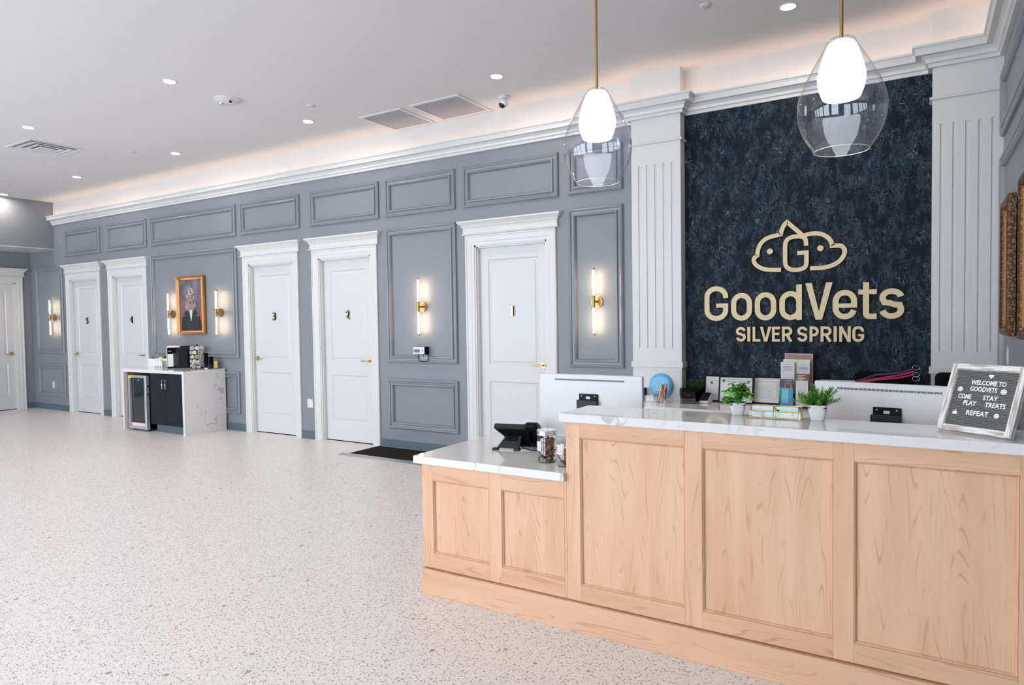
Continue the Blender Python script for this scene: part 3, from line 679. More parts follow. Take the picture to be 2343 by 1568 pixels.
# potted plants on the ledge
def leaf(b, base, d, L, wd, droop=.3, mi=0, fold=.25):
    d = Vector(d).normalized(); up = Vector((0, 0, 1)); s = d.cross(up)
    if s.length < .05: s = Vector((1, 0, 0))
    s.normalize(); nrm = s.cross(d).normalized(); base = Vector(base); N = 5; vs = []
    for k in range(N + 1):
        u = k / N; w = wd * math.sin(math.pi * min(1, (u * .92 + .04))) ** .75 * .5; c = base + d * L * u - up * droop * L * u * u
        vs += [c - s * w + nrm * w * fold, c, c + s * w + nrm * w * fold]
    fs = []
    for k in range(N): fs += [(3 * k, 3 * k + 1, 3 * k + 4, 3 * k + 3), (3 * k + 1, 3 * k + 2, 3 * k + 5, 3 * k + 4)]
    b.add(vs, fs, mi)
def square_pot(t, w0, w1, h, tall=1.):
    vs = []; rings = ((w0 * .86, 0), (w0, .004), (w0 + (w1 - w0) * .55, h * .45), (w1, h), (w1 - .004, h), (w1 - .006, h - .010))
    b = MB(); n = 32
    for r, z in rings:
        for k in range(n):
            a = 2 * math.pi * k / n; ca, sa = math.cos(a), math.sin(a); e = 4.5; q = (abs(ca) ** e + abs(sa) ** e) ** (-1 / e); vs.append((r * ca * q, r * sa * q, z))
    fs = [(j * n + k, j * n + (k + 1) % n, (j + 1) * n + (k + 1) % n, (j + 1) * n + k) for j in range(len(rings) - 1) for k in range(n)] + [tuple(range(n))[::-1]]
    b.add(vs, fs); b.build('pot', M_pot, t, smooth=True); MB().box(-w1 * .92, w1 * .92, -w1 * .92, w1 * .92, h - .014, h - .010).build('soil', M_soil, t)
random.seed(4)
t = thing('potted_plant', 'bushy round-leaved green plant in square white pot on the ledge', 'potted plant', (-.738, -2.955, 1.0735), R(12)); square_pot(t, .026, .0365, .060)
b = MB(); st = MB()
for k in range(52):
    a = random.uniform(0, 2 * math.pi); ph = random.uniform(.15, 1.45); rr = random.uniform(.05, .098)
    tip = Vector((math.cos(a) * math.sin(ph) * rr * .85, math.sin(a) * math.sin(ph) * rr * .75, .055 + math.cos(ph) * rr * 1.05 + random.uniform(-.012, .012)))
    st.tube([(tip.x * .15, tip.y * .15, .05), (tip.x * .6, tip.y * .6, .05 + (tip.z - .05) * .7), tip], .0009, 5)
    for q in range(4):
        aa = a + q * 1.6 + random.uniform(-.4, .4); leaf(b, tip, (math.cos(aa), math.sin(aa), random.uniform(-.3, .6)), random.uniform(.022, .032), random.uniform(.016, .022), random.uniform(.1, .6), mi=random.choice((0, 0, 1)))
b.build('foliage', [M_leaf, mat('mid_green_leaf', (.05, .24, .03), .4)], t, smooth=True); st.build('stems', M_leafd, t)
t = thing('potted_plant', 'needle-leaved green plant in square white pot beside the card holder', 'potted plant', (-.392, -2.985, 1.0735), R(5)); square_pot(t, .028, .040, .070)
b = MB(); st = MB()
for k in range(46):
    a = random.uniform(0, 2 * math.pi); ph = random.uniform(.1, 1.35); L = random.uniform(.045, .105) * (1.15 if k % 8 == 0 else 1); d = Vector((math.cos(a) * math.sin(ph), math.sin(a) * math.sin(ph) * .8, math.cos(ph)))
    p0 = Vector((d.x * .012, d.y * .012, .062)); p1 = p0 + d * L * .92; st.tube([p0, (p0 + p1) / 2 + Vector((0, 0, .004)), p1], .0010, 5)
    for q in range(14):
        u = .25 + .75 * q / 13; c = p0.lerp(p1, u)
        for e in range(3):
            aa = q * 1.3 + e * 2.1; x = d.cross(Vector((0, 0, 1))); x = x.normalized() if x.length > .05 else Vector((1, 0, 0)); y = d.cross(x)
            leaf(b, c, d * .8 + (x * math.cos(aa) + y * math.sin(aa)) * .9, random.uniform(.012, .018), .0044, .1, mi=random.choice((0, 0, 1)))
b.build('foliage', [M_leaf2, mat('needle_mid_green', (.05, .20, .02), .45)], t); st.build('stems', M_leafd, t)

# business card holder
t = thing('card_holder', 'gold wire glass business card holder between the two plants', 'card holder', (-.562, -3.002, 1.0745))
w, d, h = .105, .028, .046; r = .0017; b = MB()
for y in (-d, d):
    z = h if y < 0 else h * 1.15
    b.tube([(-w, y, r), (w, y, r)], r, 8).tube([(-w, y * .9, z * .72), (w, y * .9, z * .72)] if y < 0 else [(-w, y, z), (w, y, z)], r, 8)
    for x in (-w, 0, w): b.tube([(x, y, r), (x, y * (.9 if y < 0 else 1), z * (.72 if y < 0 else 1))], r, 8)
for x in (-w, 0, w): b.tube([(x, -d, r), (x, d, r)], r, 8).tube([(x, -d * .9, h * .72), (x, d, h * 1.15)], r, 8)
b.build('wire_frame', M_gold, t, smooth=True)
MB().box(-w, w, -d - .0005, -d + .0005, .003, h * .7).build('glass_pane', M_acryl, t)
M_mint = mat('mint_print', (.35, .78, .62), .6); M_rose = mat('rose_print', (.62, .26, .24), .6)
for x0, c1, s_ in ((-.098, M_ink, 'white card stack in the left half of the card holder'), (.006, M_mint, 'white and mint card stack in the right half of the card holder')):
    t2 = thing('business_cards', s_, 'business cards', (-.562 + x0, -3.002, 1.0795))
    MB().box(0, .090, -.018, .002, 0, .050).build('card_stack', M_paper, t2)
    b = MB()
    for k in range(4): b.box(.008, .008 + (.04, .03, .045, .05)[k], -.0186, -.018, .008 + k * .006, .0095 + k * .006)
    b.build('print_lines', c1, t2)
    if c1 is M_mint: MB().box(.0, .012, -.0184, -.018, 0, .05).box(0, .09, -.0184, -.018, .030, .036).build('mint_border', M_mint, t2); MB().cyl((.068, 0, .018), .006, -.0188, -.018, 12, axis='Y').build('animal_print', M_rose, t2)
    else: MB().box(.082, .086, -.0184, -.018, 0, .038).box(.060, .072, -.0188, -.018, .024, .030).build('mint_border', M_mint, t2)

# jars
def jar(x, y, r, h, fill, metal, words, s_, s2):
    t = thing('treat_jar', s_, 'jar', (x, y, .7795))
    MB().lathe([(.0, .001), (r - .006, .001), (r, .006), (r, h - .028), (r - .004, h - .022)], n=48, close=False).build('glass_body', M_glass, t, smooth=True)
    MB().lathe([(.0, .0015), (r - .008, .0015), (r - .003, .006), (r - .003, .009), (0, .009)], n=40).build('glass_base', mat('green_glass_edge', (.25, .38, .32), .1, trans=.6), t, smooth=True)
    if metal:
        MB().lathe([(0, h + .001), (r * .6, h), (r - .001, h - .002), (r + .002, h - .006), (r + .002, h - .028), (r, h - .028)], n=48, close=False).build('lid', M_chrome, t, smooth=True)
        MB().lathe([(.0, .020), (.004, .019), (.006, .014), (.003, .008), (.003, 0)], (0, 0, h), 16).build('lid_knob', M_chrome, t, smooth=True)
    else:
        MB().lathe([(0, h), (r - .001, h - .001), (r + .002, h - .004), (r + .002, h - .022), (r, h - .022)], n=48, close=False).build('lid', M_glass, t, smooth=True)
        MB().lathe([(.0, .016), (.009, .015), (.010, .010), (.005, .004), (.005, 0)], (0, 0, h), 16).build('lid_knob', M_acryl, t, smooth=True)
    a0 = R(-122 if metal else -110); vs = []; N = 10; rr = r + .0012; am = (R(50) if metal else R(62))
    for k in range(N + 1):
        a = a0 - am / 2 + am * k / N
        for z in (.062, .112): vs.append((rr * math.cos(a), rr * math.sin(a), z))
    lb = MB(); lb.add(vs, [(2 * k, 2 * k + 2, 2 * k + 3, 2 * k + 1) for k in range(N)]); lab = lb.build('paper_label', M_paper, t, smooth=True)
    xs = r * 1.012
    for kk, wd_ in enumerate(words):
        o = text(wd_, -.016, .012 if kk else -.001, .090 - kk * .016, .100 - kk * .016, 0, .0003, 'handwriting', M_ink, lab); o.rotation_euler = (0, 0, a0 + R(90)); o.location = (xs * math.cos(a0), xs * math.sin(a0), 0)
    # treats: heap inside
    random.seed(int(r * 1e4)); b = MB(); c = 0
    while c < int(330 * fill):
        a = random.uniform(0, 6.28); q = (r - .012) * math.sqrt(random.random()); z = random.uniform(.013, .013 + (h - .05) * fill); p = Vector((q * math.cos(a), q * math.sin(a), z))
        m = Matrix.Rotation(random.uniform(0, 6.28), 3, 'Z') @ Matrix.Rotation(random.uniform(0, 3), 3, 'X'); sx, sy, sz = random.uniform(.005, .009), random.uniform(.004, .007), random.uniform(.002, .0035)
        vs = [p + m @ Vector((i * sx, j * sy, k * sz)) for i in (-1, 1) for j in (-1, 1) for k in (-1, 1)]
        vs = [Vector((v.x, v.y, v.z)) * 1. if (v.xy.length < r - .003) else Vector((v.x * (r - .003) / v.xy.length, v.y * (r - .003) / v.xy.length, v.z)) for v in vs]
        b.add(vs, [(0, 1, 3, 2), (4, 6, 7, 5), (0, 4, 5, 1), (2, 3, 7, 6), (0, 2, 6, 4), (1, 5, 7, 3)]); c += 1
    o = b.build('dog_treats', M_treat, loc=(x, y, .7795)); tag(o, s2, 'dog treats', kind='stuff')
jar(-1.700, -3.062, .0505, .172, .93, True, ('CA', 'Treats!'), 'glass jar with chrome lid full of brown dog treats', 'brown dog treats filling the chrome-lidded jar')
jar(-1.569, -3.105, .044, .158, .60, False, ('MPD', 'Treats!'), 'clear-lidded jar half full of dog treats, partly behind the raised desk', 'brown dog treats in the clear-lidded jar')

# desk phone seen from behind
t = thing('desk_phone', 'black office desk phone seen from behind on the low worktop', 'phone', (-2.03, -2.79, .7795), R(14))
o = MB().prism([(-.130, .150), (-.128, .128), (-.085, .085), (-.060, .035), (.075, .015), (.075, .150)], -.014, .014).build('body', M_black, t, bevel=.005, loc=(0, .005, .005), rot=(R(28), 0, 0))
MB().box(-.134, .070, -.020, .016, .136, .156).build('display_edge', M_dgrey, o, bevel=.006)
P = [(.075, .012), (.055, .075), (.010, .128), (-.045, .158), (-.085, .160), (-.100, .140), (-.085, .118), (-.045, .105), (-.005, .070), (.020, .020)]
MB().prism([(q.x, q.y) for q in crom(P, 3)], .058, .132, axis='X').build('handset', M_black, t, bevel=.012, seg=3)
b = MB().add([(-.050, -.030, .105), (.030, -.030, .105), (.026, -.095, .012), (-.112, -.095, .012), (-.050, -.018, .105), (.030, -.018, .105), (.026, -.083, .008), (-.112, -.083, .008)],
             [(0, 1, 2, 3), (7, 6, 5, 4), (0, 4, 5, 1), (1, 5, 6, 2), (2, 6, 7, 3), (3, 7, 4, 0)]); b.build('stand', M_dgrey, t, bevel=.003)
MB().add([(-.045, -.0355, .098), (.012, -.0355, .098), (.010, -.070, .048), (-.072, -.070, .048)], [(0, 1, 2, 3)]).build('stand_recess', M_black, t)
for x in (-.118, .012): MB().box(x - .018, x + .018, -.112, -.076, 0, .012).build('foot', M_dgrey, t, bevel=.004)
MB().box(-.05, .10, .03, .075, 0, .014).build('base_plate', M_black, t, bevel=.003)
MB().tube([(.02, -.02, .03), (.04, -.07, .012), (.09, -.085, .004), (.16, -.075, .004), (.24, -.03, .004)], .003, 8).build('cord', M_black, t, smooth=True)

# ------------------------------------------------------------------ back counter objects
def cert(x0, x1, z1, ypos, s_, kind):
    w = (x1 - x0) / 2; h = z1 - .7715
    t = thing('certificate_frame', 'black-framed certificate ' + s_, 'picture frame', ((x0 + x1) / 2, ypos, .7715), rot=(R(-10), 0, 0), group='black-framed certificates on the back counter')
    MB().mould(-w, w, 0, h, [(0, .012), (0, -.004), (.012, -.004), (.012, .002), (.012, .012)]).build('frame', M_frameb, t)
    p = MB().box(-w + .012, w - .012, .0005, .010, .012, h - .012).build('certificate', M_paper, t)
    if kind == 2:
        MB().cyl((-w + .042, 0, h - .040), .014, 0, .0008, 24, axis='Y').cyl((w - .045, 0, h - .044), .012, 0, .0008, 24, axis='Y').build('seal', M_ink, p)
        text('Maryland Department of Agriculture', -w + .065, w - .065, h - .036, h - .028, .0006, .0003, 'heading', M_ink, p, bold=.03)
        text('State Board of Veterinary Medical', -w + .068, w - .075, h - .052, h - .044, .0006, .0003, 'heading', M_ink, p, bold=.03)
        b = MB(); [b.box(-w + .04, w - .04, 0, .0006, z, z + .002) for z in (.05, .065, .08, .10, .12)]; b.build('print_lines', mat('pale_ink', (.45, .45, .46), .8), p)
    else:
        a, c, e, f = -w + .035, w - .035, .050, h - .045
        MB().mould(a, c, e, f, [(0, 0), (0, .0004), (.0015, .0004), (.0015, 0)]).build('border_line', M_ink, p)
        b = MB(); random.seed(kind)
        for k in range(9): z = e + .012 + k * (f - e - .03) / 9; b.box(a + .014, c - .014 - random.uniform(0, .05), 0, .0004, z, z + .0025)
        b.build('print_lines', mat('pale_ink', (.45, .45, .46), .8), p)
        if kind == 1: MB().cyl((a + .03, 0, f - .024), .012, -.0004, .0004, 20, axis='Y').build('seal', M_ink, p)
cert(-1.700, -1.500, 1.010, -.065, 'farthest left, behind the card reader', 1)
cert(-1.558, -1.258, 1.010, -.118, 'in the middle with a dark round seal, behind the round-leaved plant', 2)
cert(-1.275, -1.040, 1.010, -.062, 'on the right with grey patterned print', 3)
cert(-.750, -.452, 1.012, -.062, 'barely visible above the right computer', 4)

t = thing('label_printer', 'black and grey desktop label printer on the back counter', 'printer', (-1.800, -.228, .7705), R(22))
pf = [(-.085, .012), (-.09, .035), (-.055, .095), (-.02, .118), (.06, .118), (.085, .09), (.09, .012), (.08, 0), (-.075, 0)]
MB().prism([(-.088, .010), (-.092, .048), (.092, .048), (.090, .010), (.08, 0), (-.078, 0)], -.062, .062, axis='X').build('base', mat('taupe_plastic', (.09, .075, .068), .35), t, bevel=.008, seg=3)
MB().prism([(-.093, .049), (-.092, .058), (-.060, .100), (-.02, .128), (.06, .128), (.090, .10), (.092, .049)], -.064, .064, axis='X').build('lid', M_black, t, bevel=.010, seg=3)
MB().box(-.045, .045, -.094, -.091, .030, .034).build('paper_slot', M_blackm, t); MB().box(-.010, .010, -.086, -.082, .074, .077).build('badge', M_alu, t)
t = thing('card_reader', 'small white square payment reader with dark screen on the back counter', 'card reader', (-1.648, -.185, .7705), R(-8))
MB().prism([(-.05, .006), (-.05, .022), (.040, .085), (.052, .075), (.056, .0), (-.04, 0)], -.040, .040, axis='X').build('base', M_wplast, t, bevel=.004)
MB().prism([(-.049, .024), (.039, .087), (.036, .089), (-.051, .027)], -.034, .034, axis='X').build('screen', M_screen, t)
MB().prism([(-.010, .0535), (.000, .0605), (-.0005, .0615), (-.0105, .0545)], -.008, .008, axis='X').build('screen_icon', M_wplast, t)

t = thing('potted_plant', 'small dark fern behind the label printer', 'potted plant', (-1.768, -.080, .7705))
MB().lathe([(.0, 0), (.026, 0), (.034, .07), (.031, .07), (.029, .062), (0, .062)], n=24).build('pot', M_black, t, smooth=True)
b = MB(); random.seed(9)
for k in range(26):
    a = random.uniform(0, 6.28); d = Vector((math.cos(a) * .6, math.sin(a) * .35, random.uniform(.5, 1))).normalized(); L = random.uniform(.08, .14); p0 = Vector((0, 0, .062))
    for q in range(9):
        c = p0 + d * L * (q + 2) / 10
        for sg in (-1, 1): leaf(b, c, d * .5 + Vector((-d.y, d.x, .1)) * sg, .026, .010, .3, mi=random.choice((0, 1)))
b.build('foliage', [M_leafd, mat('fern_green', (.06, .20, .03), .5)], t)

# acrylic organiser with pens
t = thing('desk_organizer', 'clear acrylic organiser full of pens on the back counter', 'organiser', (-2.085, -.262, .7705), R(-6))
b = MB(); w = .125
b.box(-w, w, -.07, .07, 0, .003).box(-w, w, .067, .07, .003, .17).box(-w, w, -.07, -.067, .003, .06).box(-w, -w + .003, -.067, .067, .003, .11).box(w - .003, w, -.067, .067, .003, .11).box(.028, .031, -.067, .067, .003, .11)
b.build('acrylic_tray', M_acryl, t)
random.seed(3)
def W2(t, p): return t.matrix_basis @ Vector(p)
pc = [((.8, .70, .05), 'yellow', 0), ((.75, .04, .07), 'red', 0), ((.85, .25, .04), 'orange', 0), ((.80, .08, .25), 'pink', 0), ((.015, .015, .02), 'black', 1), ((.015, .015, .02), 'black', 2), ((.75, .75, .76), 'white', 0), ((.015, .015, .02), 'black', 3), ((.03, .05, .2), 'dark blue', 0)]
for k, (c, nm, kk) in enumerate(pc):
    x0 = .045 + .010 * (k % 3) + .006 * (k // 3); lean = (.030 + .012 * (k % 4), .0, .145)
    if nm == 'black': x0 = .062 + .008 * kk; lean = (-.006 + .006 * kk, .01, .15)
    p0 = W2(t, (x0, -.045 + .03 * (k // 3), .008)); p1 = W2(t, (x0 + lean[0], -.035 + .03 * (k // 3), .010 + lean[2]))
    dv = (p1 - p0); m = mat('pen_' + nm.replace(' ', '_'), c, .3)
    o = MB().tube([p0, p0 + dv * .06, p0 + dv * .62, p0 + dv], [.002, .0045, .0048, .0045], 10).build('pen', m, smooth=True)
    lab = {'yellow': 'yellow marker in the clear organiser', 'red': 'red pen in the clear organiser', 'orange': 'orange pen in the clear organiser', 'pink': 'pink pen in the clear organiser', 'white': 'white pen in the clear organiser', 'dark blue': 'dark blue pen in the clear organiser', 'black': 'black pen standing in the clear organiser'}[nm]
    tag(o, lab, 'pen', 'pens in the clear organiser')
o = MB().box(-.05, .02, -.03, .022, .0, .055).build('note_pads', M_paper, loc=W2(t, (-.03, -.01, .004)), rot=(R(0), R(-8), R(10))); tag(o, 'stack of white note cards in the clear organiser', 'note cards')
t = thing('frisbee', 'light blue plastic flying disc standing behind the pens', 'flying disc', (-2.075, -.168, .903), R(-2))
M_sky = mat('sky_blue_plastic', (.10, .42, .72), .3)
d_ = MB().lathe([(0, -.002), (.082, -.003), (.098, .0), (.108, .006), (.115, .016), (.117, .024), (.114, .024), (.110, .012), (.09, .004), (0, .003)], n=56, axis='Y').build('disc', M_sky, t, smooth=True)
b = MB(); b.ribbon([(x * .105 - .01, z * .105 + .015) for x, z in [(-.35, -.2), (-.42, 0), (-.3, .2), (-.1, .28), (-.05, .45), (.08, .28), (.3, .25), (.38, .1), (.5, .05), (.45, -.12), (.2, -.2)]], .003, -.0045, -.0032, closed=True).build('emblem_print', M_wplast, d_)
text('GoodVets', -.06, .045, -.045, -.024, -.003, .001, 'printed_words', M_wplast, d_)
o = MB().box(-.075, .075, -.001, .001, 0, .21).build('paper_sheet', M_paper, loc=(-1.960, -.1385, .83), rot=(0, 0, 0)); tag(o, 'white sheet of paper standing behind the blue disc', 'paper')
o = MB().box(-.02, .02, -.02, .02, 0, .115).build('phone_charger', M_black, loc=(-2.215, -.20, .7705), bevel=.004); tag(o, 'black upright gadget at the left end of the organiser', 'gadget')

# brochure stand
t = thing('brochure_stand', 'tiered clear brochure stand against the navy wall', 'brochure stand', (-.900, -.19, .7705), R(-3))
b = MB().box(-.125, .125, -.075, .075, 0, .004).box(-.125, -.122, -.07, .05, .004, .22).box(.122, .125, -.07, .05, .004, .22).box(-.0015, .0015, -.07, .05, .004, .22)
b.box(-.125, .125, -.062, -.060, .004, .075).box(-.125, .125, -.022, -.020, .004, .19).box(-.125, .125, .018, .020, .004, .28).box(-.125, .125, .056, .058, .004, .36); b.build('acrylic_tiers', M_acryl, t)
M_teal = mat('teal_print', (.05, .33, .45), .35); M_maroon = mat('maroon_print', (.20, .05, .045), .4); M_mauve = mat('mauve_print', (.33, .18, .19), .5); M_greenp = mat('pale_green_print', (.62, .72, .52), .5)
M_txt = mat('print_blue', (.12, .22, .45), .7)
def broch(lx, w, y, z0, z1, m, s_, deco=None):
    t2 = thing('brochure', s_, 'brochure', tuple(W2(t, (lx, y, z0))), R(-3), group='brochures in the clear stand')
    MB().box(-w, w, 0, .010, 0, z1 - z0).build('cover', m, t2)
    if deco: deco(t2, w, z1 - z0)
def d_lines(t2, w, h):
    b = MB()
    for k, (z, q, th) in enumerate(((h - .022, .5, .003), (h - .042, .68, .004), (h - .052, .74, .004), (h - .062, .6, .004), (h - .074, .7, .002))): b.box(-w * q, w * q, -.0005, 0, z, z + th)
    b.build('print_lines', mat('slate_ink', (.16, .20, .30), .7), t2)
def d_vic(t2, w, h):
    d_lines(t2, w, h); MB().box(-w, -w + w * .85, -.0006, 0, .015, .036).build('mint_block', mat('mint_block', (.30, .66, .55), .5), t2)
    text('V:C', w * .1, w * .7, .020, .033, -.0002, .0004, 'print_words', M_ink, t2, bold=.02)
def d_teal(t2, w, h):
    MB().box(-w, w, -.0005, 0, h - .07, h).build('night_sky', mat('night_print', (.08, .06, .09), .4), t2); text('ACHIEVE', -w * .35, w * .85, h - .018, h - .010, -.0006, .0004, 'print_words', M_wplast, t2, bold=.02)
    c = MB().cyl((w * .25, 0, h - .055), .027, -.0012, -.0004, 32, axis='Y').build('photo_ring', M_paper, t2); MB().cyl((w * .25, 0, h - .055), .0245, -.0016, -.0011, 32, axis='Y').build('photo_disc', M_maroon, c)
    MB().box(-w * .7, w * .3, -.0006, 0, .02, h - .08).build('pale_wave', mat('pale_teal', (.20, .55, .66), .4), t2)
def d_fetch(t2, w, h):
    text('FETCH', -w * .6, w * .7, h - .094, h - .074, -.0002, .0004, 'print_words', mat('faded_blue', (.35, .47, .65), .6), t2, bold=.02); text('POINTS', -w * .6, w * .7, h - .122, h - .102, -.0002, .0004, 'print_words', mat('faded_blue', (.35, .47, .65), .6), t2, bold=.02)
    MB().box(-w * .9, w * .9, -.0006, 0, .070, .074).cyl((0, 0, .082), .011, -.0008, 0, 16, axis='Y').build('dog_print', mat('brown_print', (.45, .20, .13), .6), t2)
def d_maroon(t2, w, h):
    b = MB()
    for k in range(4): b.box(-w * .8, w * (.3, .1, .5, .0)[k], -.0006, 0, h - .016 - k * .012, h - .010 - k * .012)
    b.build('print_lines', M_wplast, t2)
broch(-.062, .050, -.058, .022, .240, M_teal, 'teal brochure with round photo, front left of the stand', d_teal)
broch(.058, .048, -.058, .020, .232, M_paper, 'white brochure with blue word print behind the needle plant', d_fetch)
broch(-.062, .054, -.018, .12, .380, M_paper, 'white leaflet with mint block in the middle left tier', d_vic)
broch(.058, .050, -.018, .10, .283, M_maroon, 'maroon leaflet in the middle right tier', d_maroon)
broch(.056, .050, .006, .14, .378, M_paper, 'white leaflet standing behind the maroon one', d_lines)
broch(.0, .106, .026, .12, .400, M_greenp, 'wide pale green leaflet rising behind the white ones')
broch(.010, .110, .062, .12, .447, M_mauve, 'mauve poster card with white edge at the top of the stand', lambda t2, w, h: MB().mould(-w, w, 0, h, [(0, -.001), (.005, -.001), (.005, 0), (0, 0)]).build('white_edge', M_paper, t2))

# black box, leashes, chair behind the desk
o = MB().box(-.200, .200, -.10, .10, 0, .312).build('document_box', M_blackm, loc=(-.247, -.265, .7705), bevel=.008); tag(o, 'plain black box behind the right computer under the leashes', 'box')
M_leash = mat('magenta_leash', (.42, .02, .09), .4); M_leashp = mat('purple_leash', (.04, .02, .07), .5)
for k, (z0, z1, m, s_) in enumerate(((1.010, 1.130, M_leashp, 'dark purple slip leash, topmost of the leash bundle'), (1.004, 1.112, M_leash, 'magenta slip leash in the middle of the bundle'), (.996, 1.092, M_leash, 'magenta slip leash, lowest of the bundle'))):
    t = thing('dog_leash', s_, 'leash', (0, 0, 0), group='slip leashes over the black box')
    y = -.382 - .022 * k; P = [(-.435, y, z0 + .01), (-.30, y, z0 + .045 + (.02 if k == 0 else 0)), (-.15, y, z0 + (z1 - z0) * .68), (-.055, y, z1 - .004)]
    MB().tube(P, .0065 if k else .010, 8).build('strap', m, t, smooth=True)
    MB().tube([(-.055 + .012 + .022 * math.cos(a), y, z1 + (.006 if k == 0 else -.018 - .008 * k) + .017 * math.sin(a)) for a in [2 * math.pi * q / 20 for q in range(20)]], .0016, 6, closed=True).build('ring', M_chrome, t, smooth=True)
t = thing('office_chair', 'black padded office chair back showing above the right computer', 'chair', (.240, -.98, 0), R(180))
MB().box(-.175, .175, .16, .23, .56, 1.165).build('backrest', M_blackm, t, bevel=.035, seg=4)
MB().box(-.21, .21, -.22, .22, .42, .50).build('seat', M_blackm, t, bevel=.03, seg=3)
for s in (-1, 1): MB().box(s * .215 - .022, s * .215 + .022, -.10, .20, .66, .70).box(s * .215 - .015, s * .215 + .015, .0, .06, .50, .66).build('armrest', M_black, t, bevel=.01)
MB().cyl((0, 0, 0), .03, .08, .42, 16).build('gas_column', M_dgrey, t)
for k in range(5):
    a = 2 * math.pi * k / 5; l = MB().tube([(0, 0, .09), (.26 * math.cos(a), .26 * math.sin(a), .06)], [.025, .015], 8).build('leg', M_dgrey, t); MB().cyl((.26 * math.cos(a), .26 * math.sin(a), .025), .025, -.02, .02, 14, axis='Y').build('caster', M_black, l)

# ------------------------------------------------------------------ coffee bar
t = thing('coffee_bar', 'white stone waterfall coffee counter with black doors against the wall', 'counter', (0, 0, 0))
MB().box(-10.18, -8.65, -.678, -.030, .853, .895).build('worktop', M_marble, t, bevel=.002)
MB().box(-8.692, -8.65, -.678, -.030, 0, .853).build('waterfall_side', M_marble, t)
MB().box(-10.18, -10.145, -.678, -.030, 0, .853).build('waterfall_side', M_marble, t)
MB().box(-10.144, -10.115, -.640, -.035, 0, .852).build('side_panel', M_wooddark, t)
MB().box(-9.490, -8.694, -.640, -.035, .115, .850).build('carcass', M_blackm, t)
MB().box(-9.470, -8.700, -.585, -.56, 0, .114).build('toe_kick', M_base, t)
M_char = mat('charcoal_laminate', (.010, .012, .017), .5, spec=.2)
for a, c, hx in ((-9.488, -9.114, -9.152), (-9.111, -8.696, -9.072)):
    d = MB().box(a, c, -.660, -.641, .118, .848).build('door', M_char, t, bevel=.0015)
    MB().tube([(hx, -.661, .770), (hx, -.688, .762), (hx, -.690, .70), (hx, -.688, .64), (hx, -.661, .632)], .0055, 10).build('handle', M_chrome, d, smooth=True)
t = thing('glass_door_fridge', 'small silver glass-door fridge tucked under the coffee bar', 'fridge', (-9.775, -.40, 0))
MB().box(-.225, .225, -.24, .30, .03, .80).build('cabinet', M_black, t, bevel=.004)
b = MB().mould(-.228, .228, .025, .812, [(0, -.242), (0, -.290), (.006, -.296), (.036, -.296), (.040, -.286), (.040, -.242)]); d = b.build('door_frame', mat('silver_plastic', (.48, .51, .54), .35, .5), t)
MB().box(-.19, .19, -.262, -.256, .06, .78).build('glass_pane', mat('tinted_fridge_glass', (.012, .016, .020), .04, spec=.9), d)
MB().box(-.185, .185, -.2745, -.2735, .066, .120).build('price_strip', M_paper, d)
MB().box(-.185, .185, -.2755, -.2747, .112, .120).build('red_line', mat('red_plastic', (.6, .03, .03), .4), d)
MB().box(-.205, -.130, -.2978, -.2962, .770, .800).build('energy_sticker', mat('yellow_sticker', (.8, .62, .02), .5), d)
MB().box(-.03, .02, -.2635, -.2625, .735, .742).build('badge', M_wplast, d)
for z in (.66, .54): MB().cyl((.232, -.27, z), .012, -.012, .012, 14, axis='X').build('lock', M_chrome, t, smooth=True)
for x in (-.19, .19): MB().cyl((x, -.23, 0), .018, 0, .03, 12).build('foot', M_black, t)

# objects on the coffee bar (top at 0.895)
ZB = .8955
t = thing('coffee_maker', 'black and white pod coffee machine on the coffee bar', 'coffee maker', (-9.515, -.195, ZB), R(48))
w, d = .14, .085
MB().box(-w * .15, w, -d, d, .0, .325).box(-w, -w * .15, -d, d, 0, .022).build('body', M_black, t, bevel=.006)
MB().box(-w, -w * .15, -d, d, .215, .300).build('brew_head', M_blackm, t, bevel=.006)
MB().box(-w * 1.04, w * .30, -d * 1.01, d * 1.01, .302, .330).build('lid', mat('champagne_metal', (.55, .47, .42), .3, .8), t, bevel=.008)
MB().box(-w * 1.06, -w * .98, -d, d, .022, .30).build('front_trim', M_wplast, t, bevel=.003)
MB().box(-w * .97, -w * .42, -d * .9, d * .9, .024, .212).build('alcove_back', M_wplast, t)
MB().box(-w * .40, w * .12, -d * 1.02, -d * .2, .040, .225).build('water_tank', M_dgrey, t, bevel=.004)
MB().box(-w * .9, -w * .6, -d - .002, -d - .0005, .251, .256).build('badge', M_alu, t)
t = thing('storage_bin', 'white plastic bin of snack packets at the left of the bar', 'bin', (-9.975, -.20, ZB), R(30))
vs = MB(); w, d, h = .15, .085, .135
vs.mould(-w, w, 0, h, [(0, 0), (0, .001), (.001, .001), (.001, 0)])
b = MB().prism([(-w * .93, 0), (w * .93, 0), (w, h), (w - .006, h), (w * .93 - .006, .005), (-w * .93 + .006, .005), (-w + .006, h), (-w, h)], -d, d)
b.prism([(-w * .93, 0), (w * .93, 0), (w, h), (-w, h)], -d - .003, -d).prism([(-w * .93, 0), (w * .93, 0), (w, h), (-w, h)], d, d + .003).box(-w - .010, w + .010, -d - .010, -d, h - .012, h).box(-w - .010, w + .010, d, d + .010, h - .012, h); b.build('bin_body', M_wplast, t)
def packet(loc, dims, c, nm, s_, rz=0, tilt=0):
    o = MB().box(-dims[0], dims[0], -dims[1], dims[1], 0, dims[2]).build('snack_packet', mat(nm, c, .4), loc=loc, rot=(tilt, 0, rz), bevel=.004); return tag(o, s_, 'packet', 'packets on the coffee bar')
packet((-9.945, -.165, ZB + .008), (.075, .010, .19), (.06, .09, .05), 'olive_box', 'dark olive box standing at the back of the white bin', R(30))
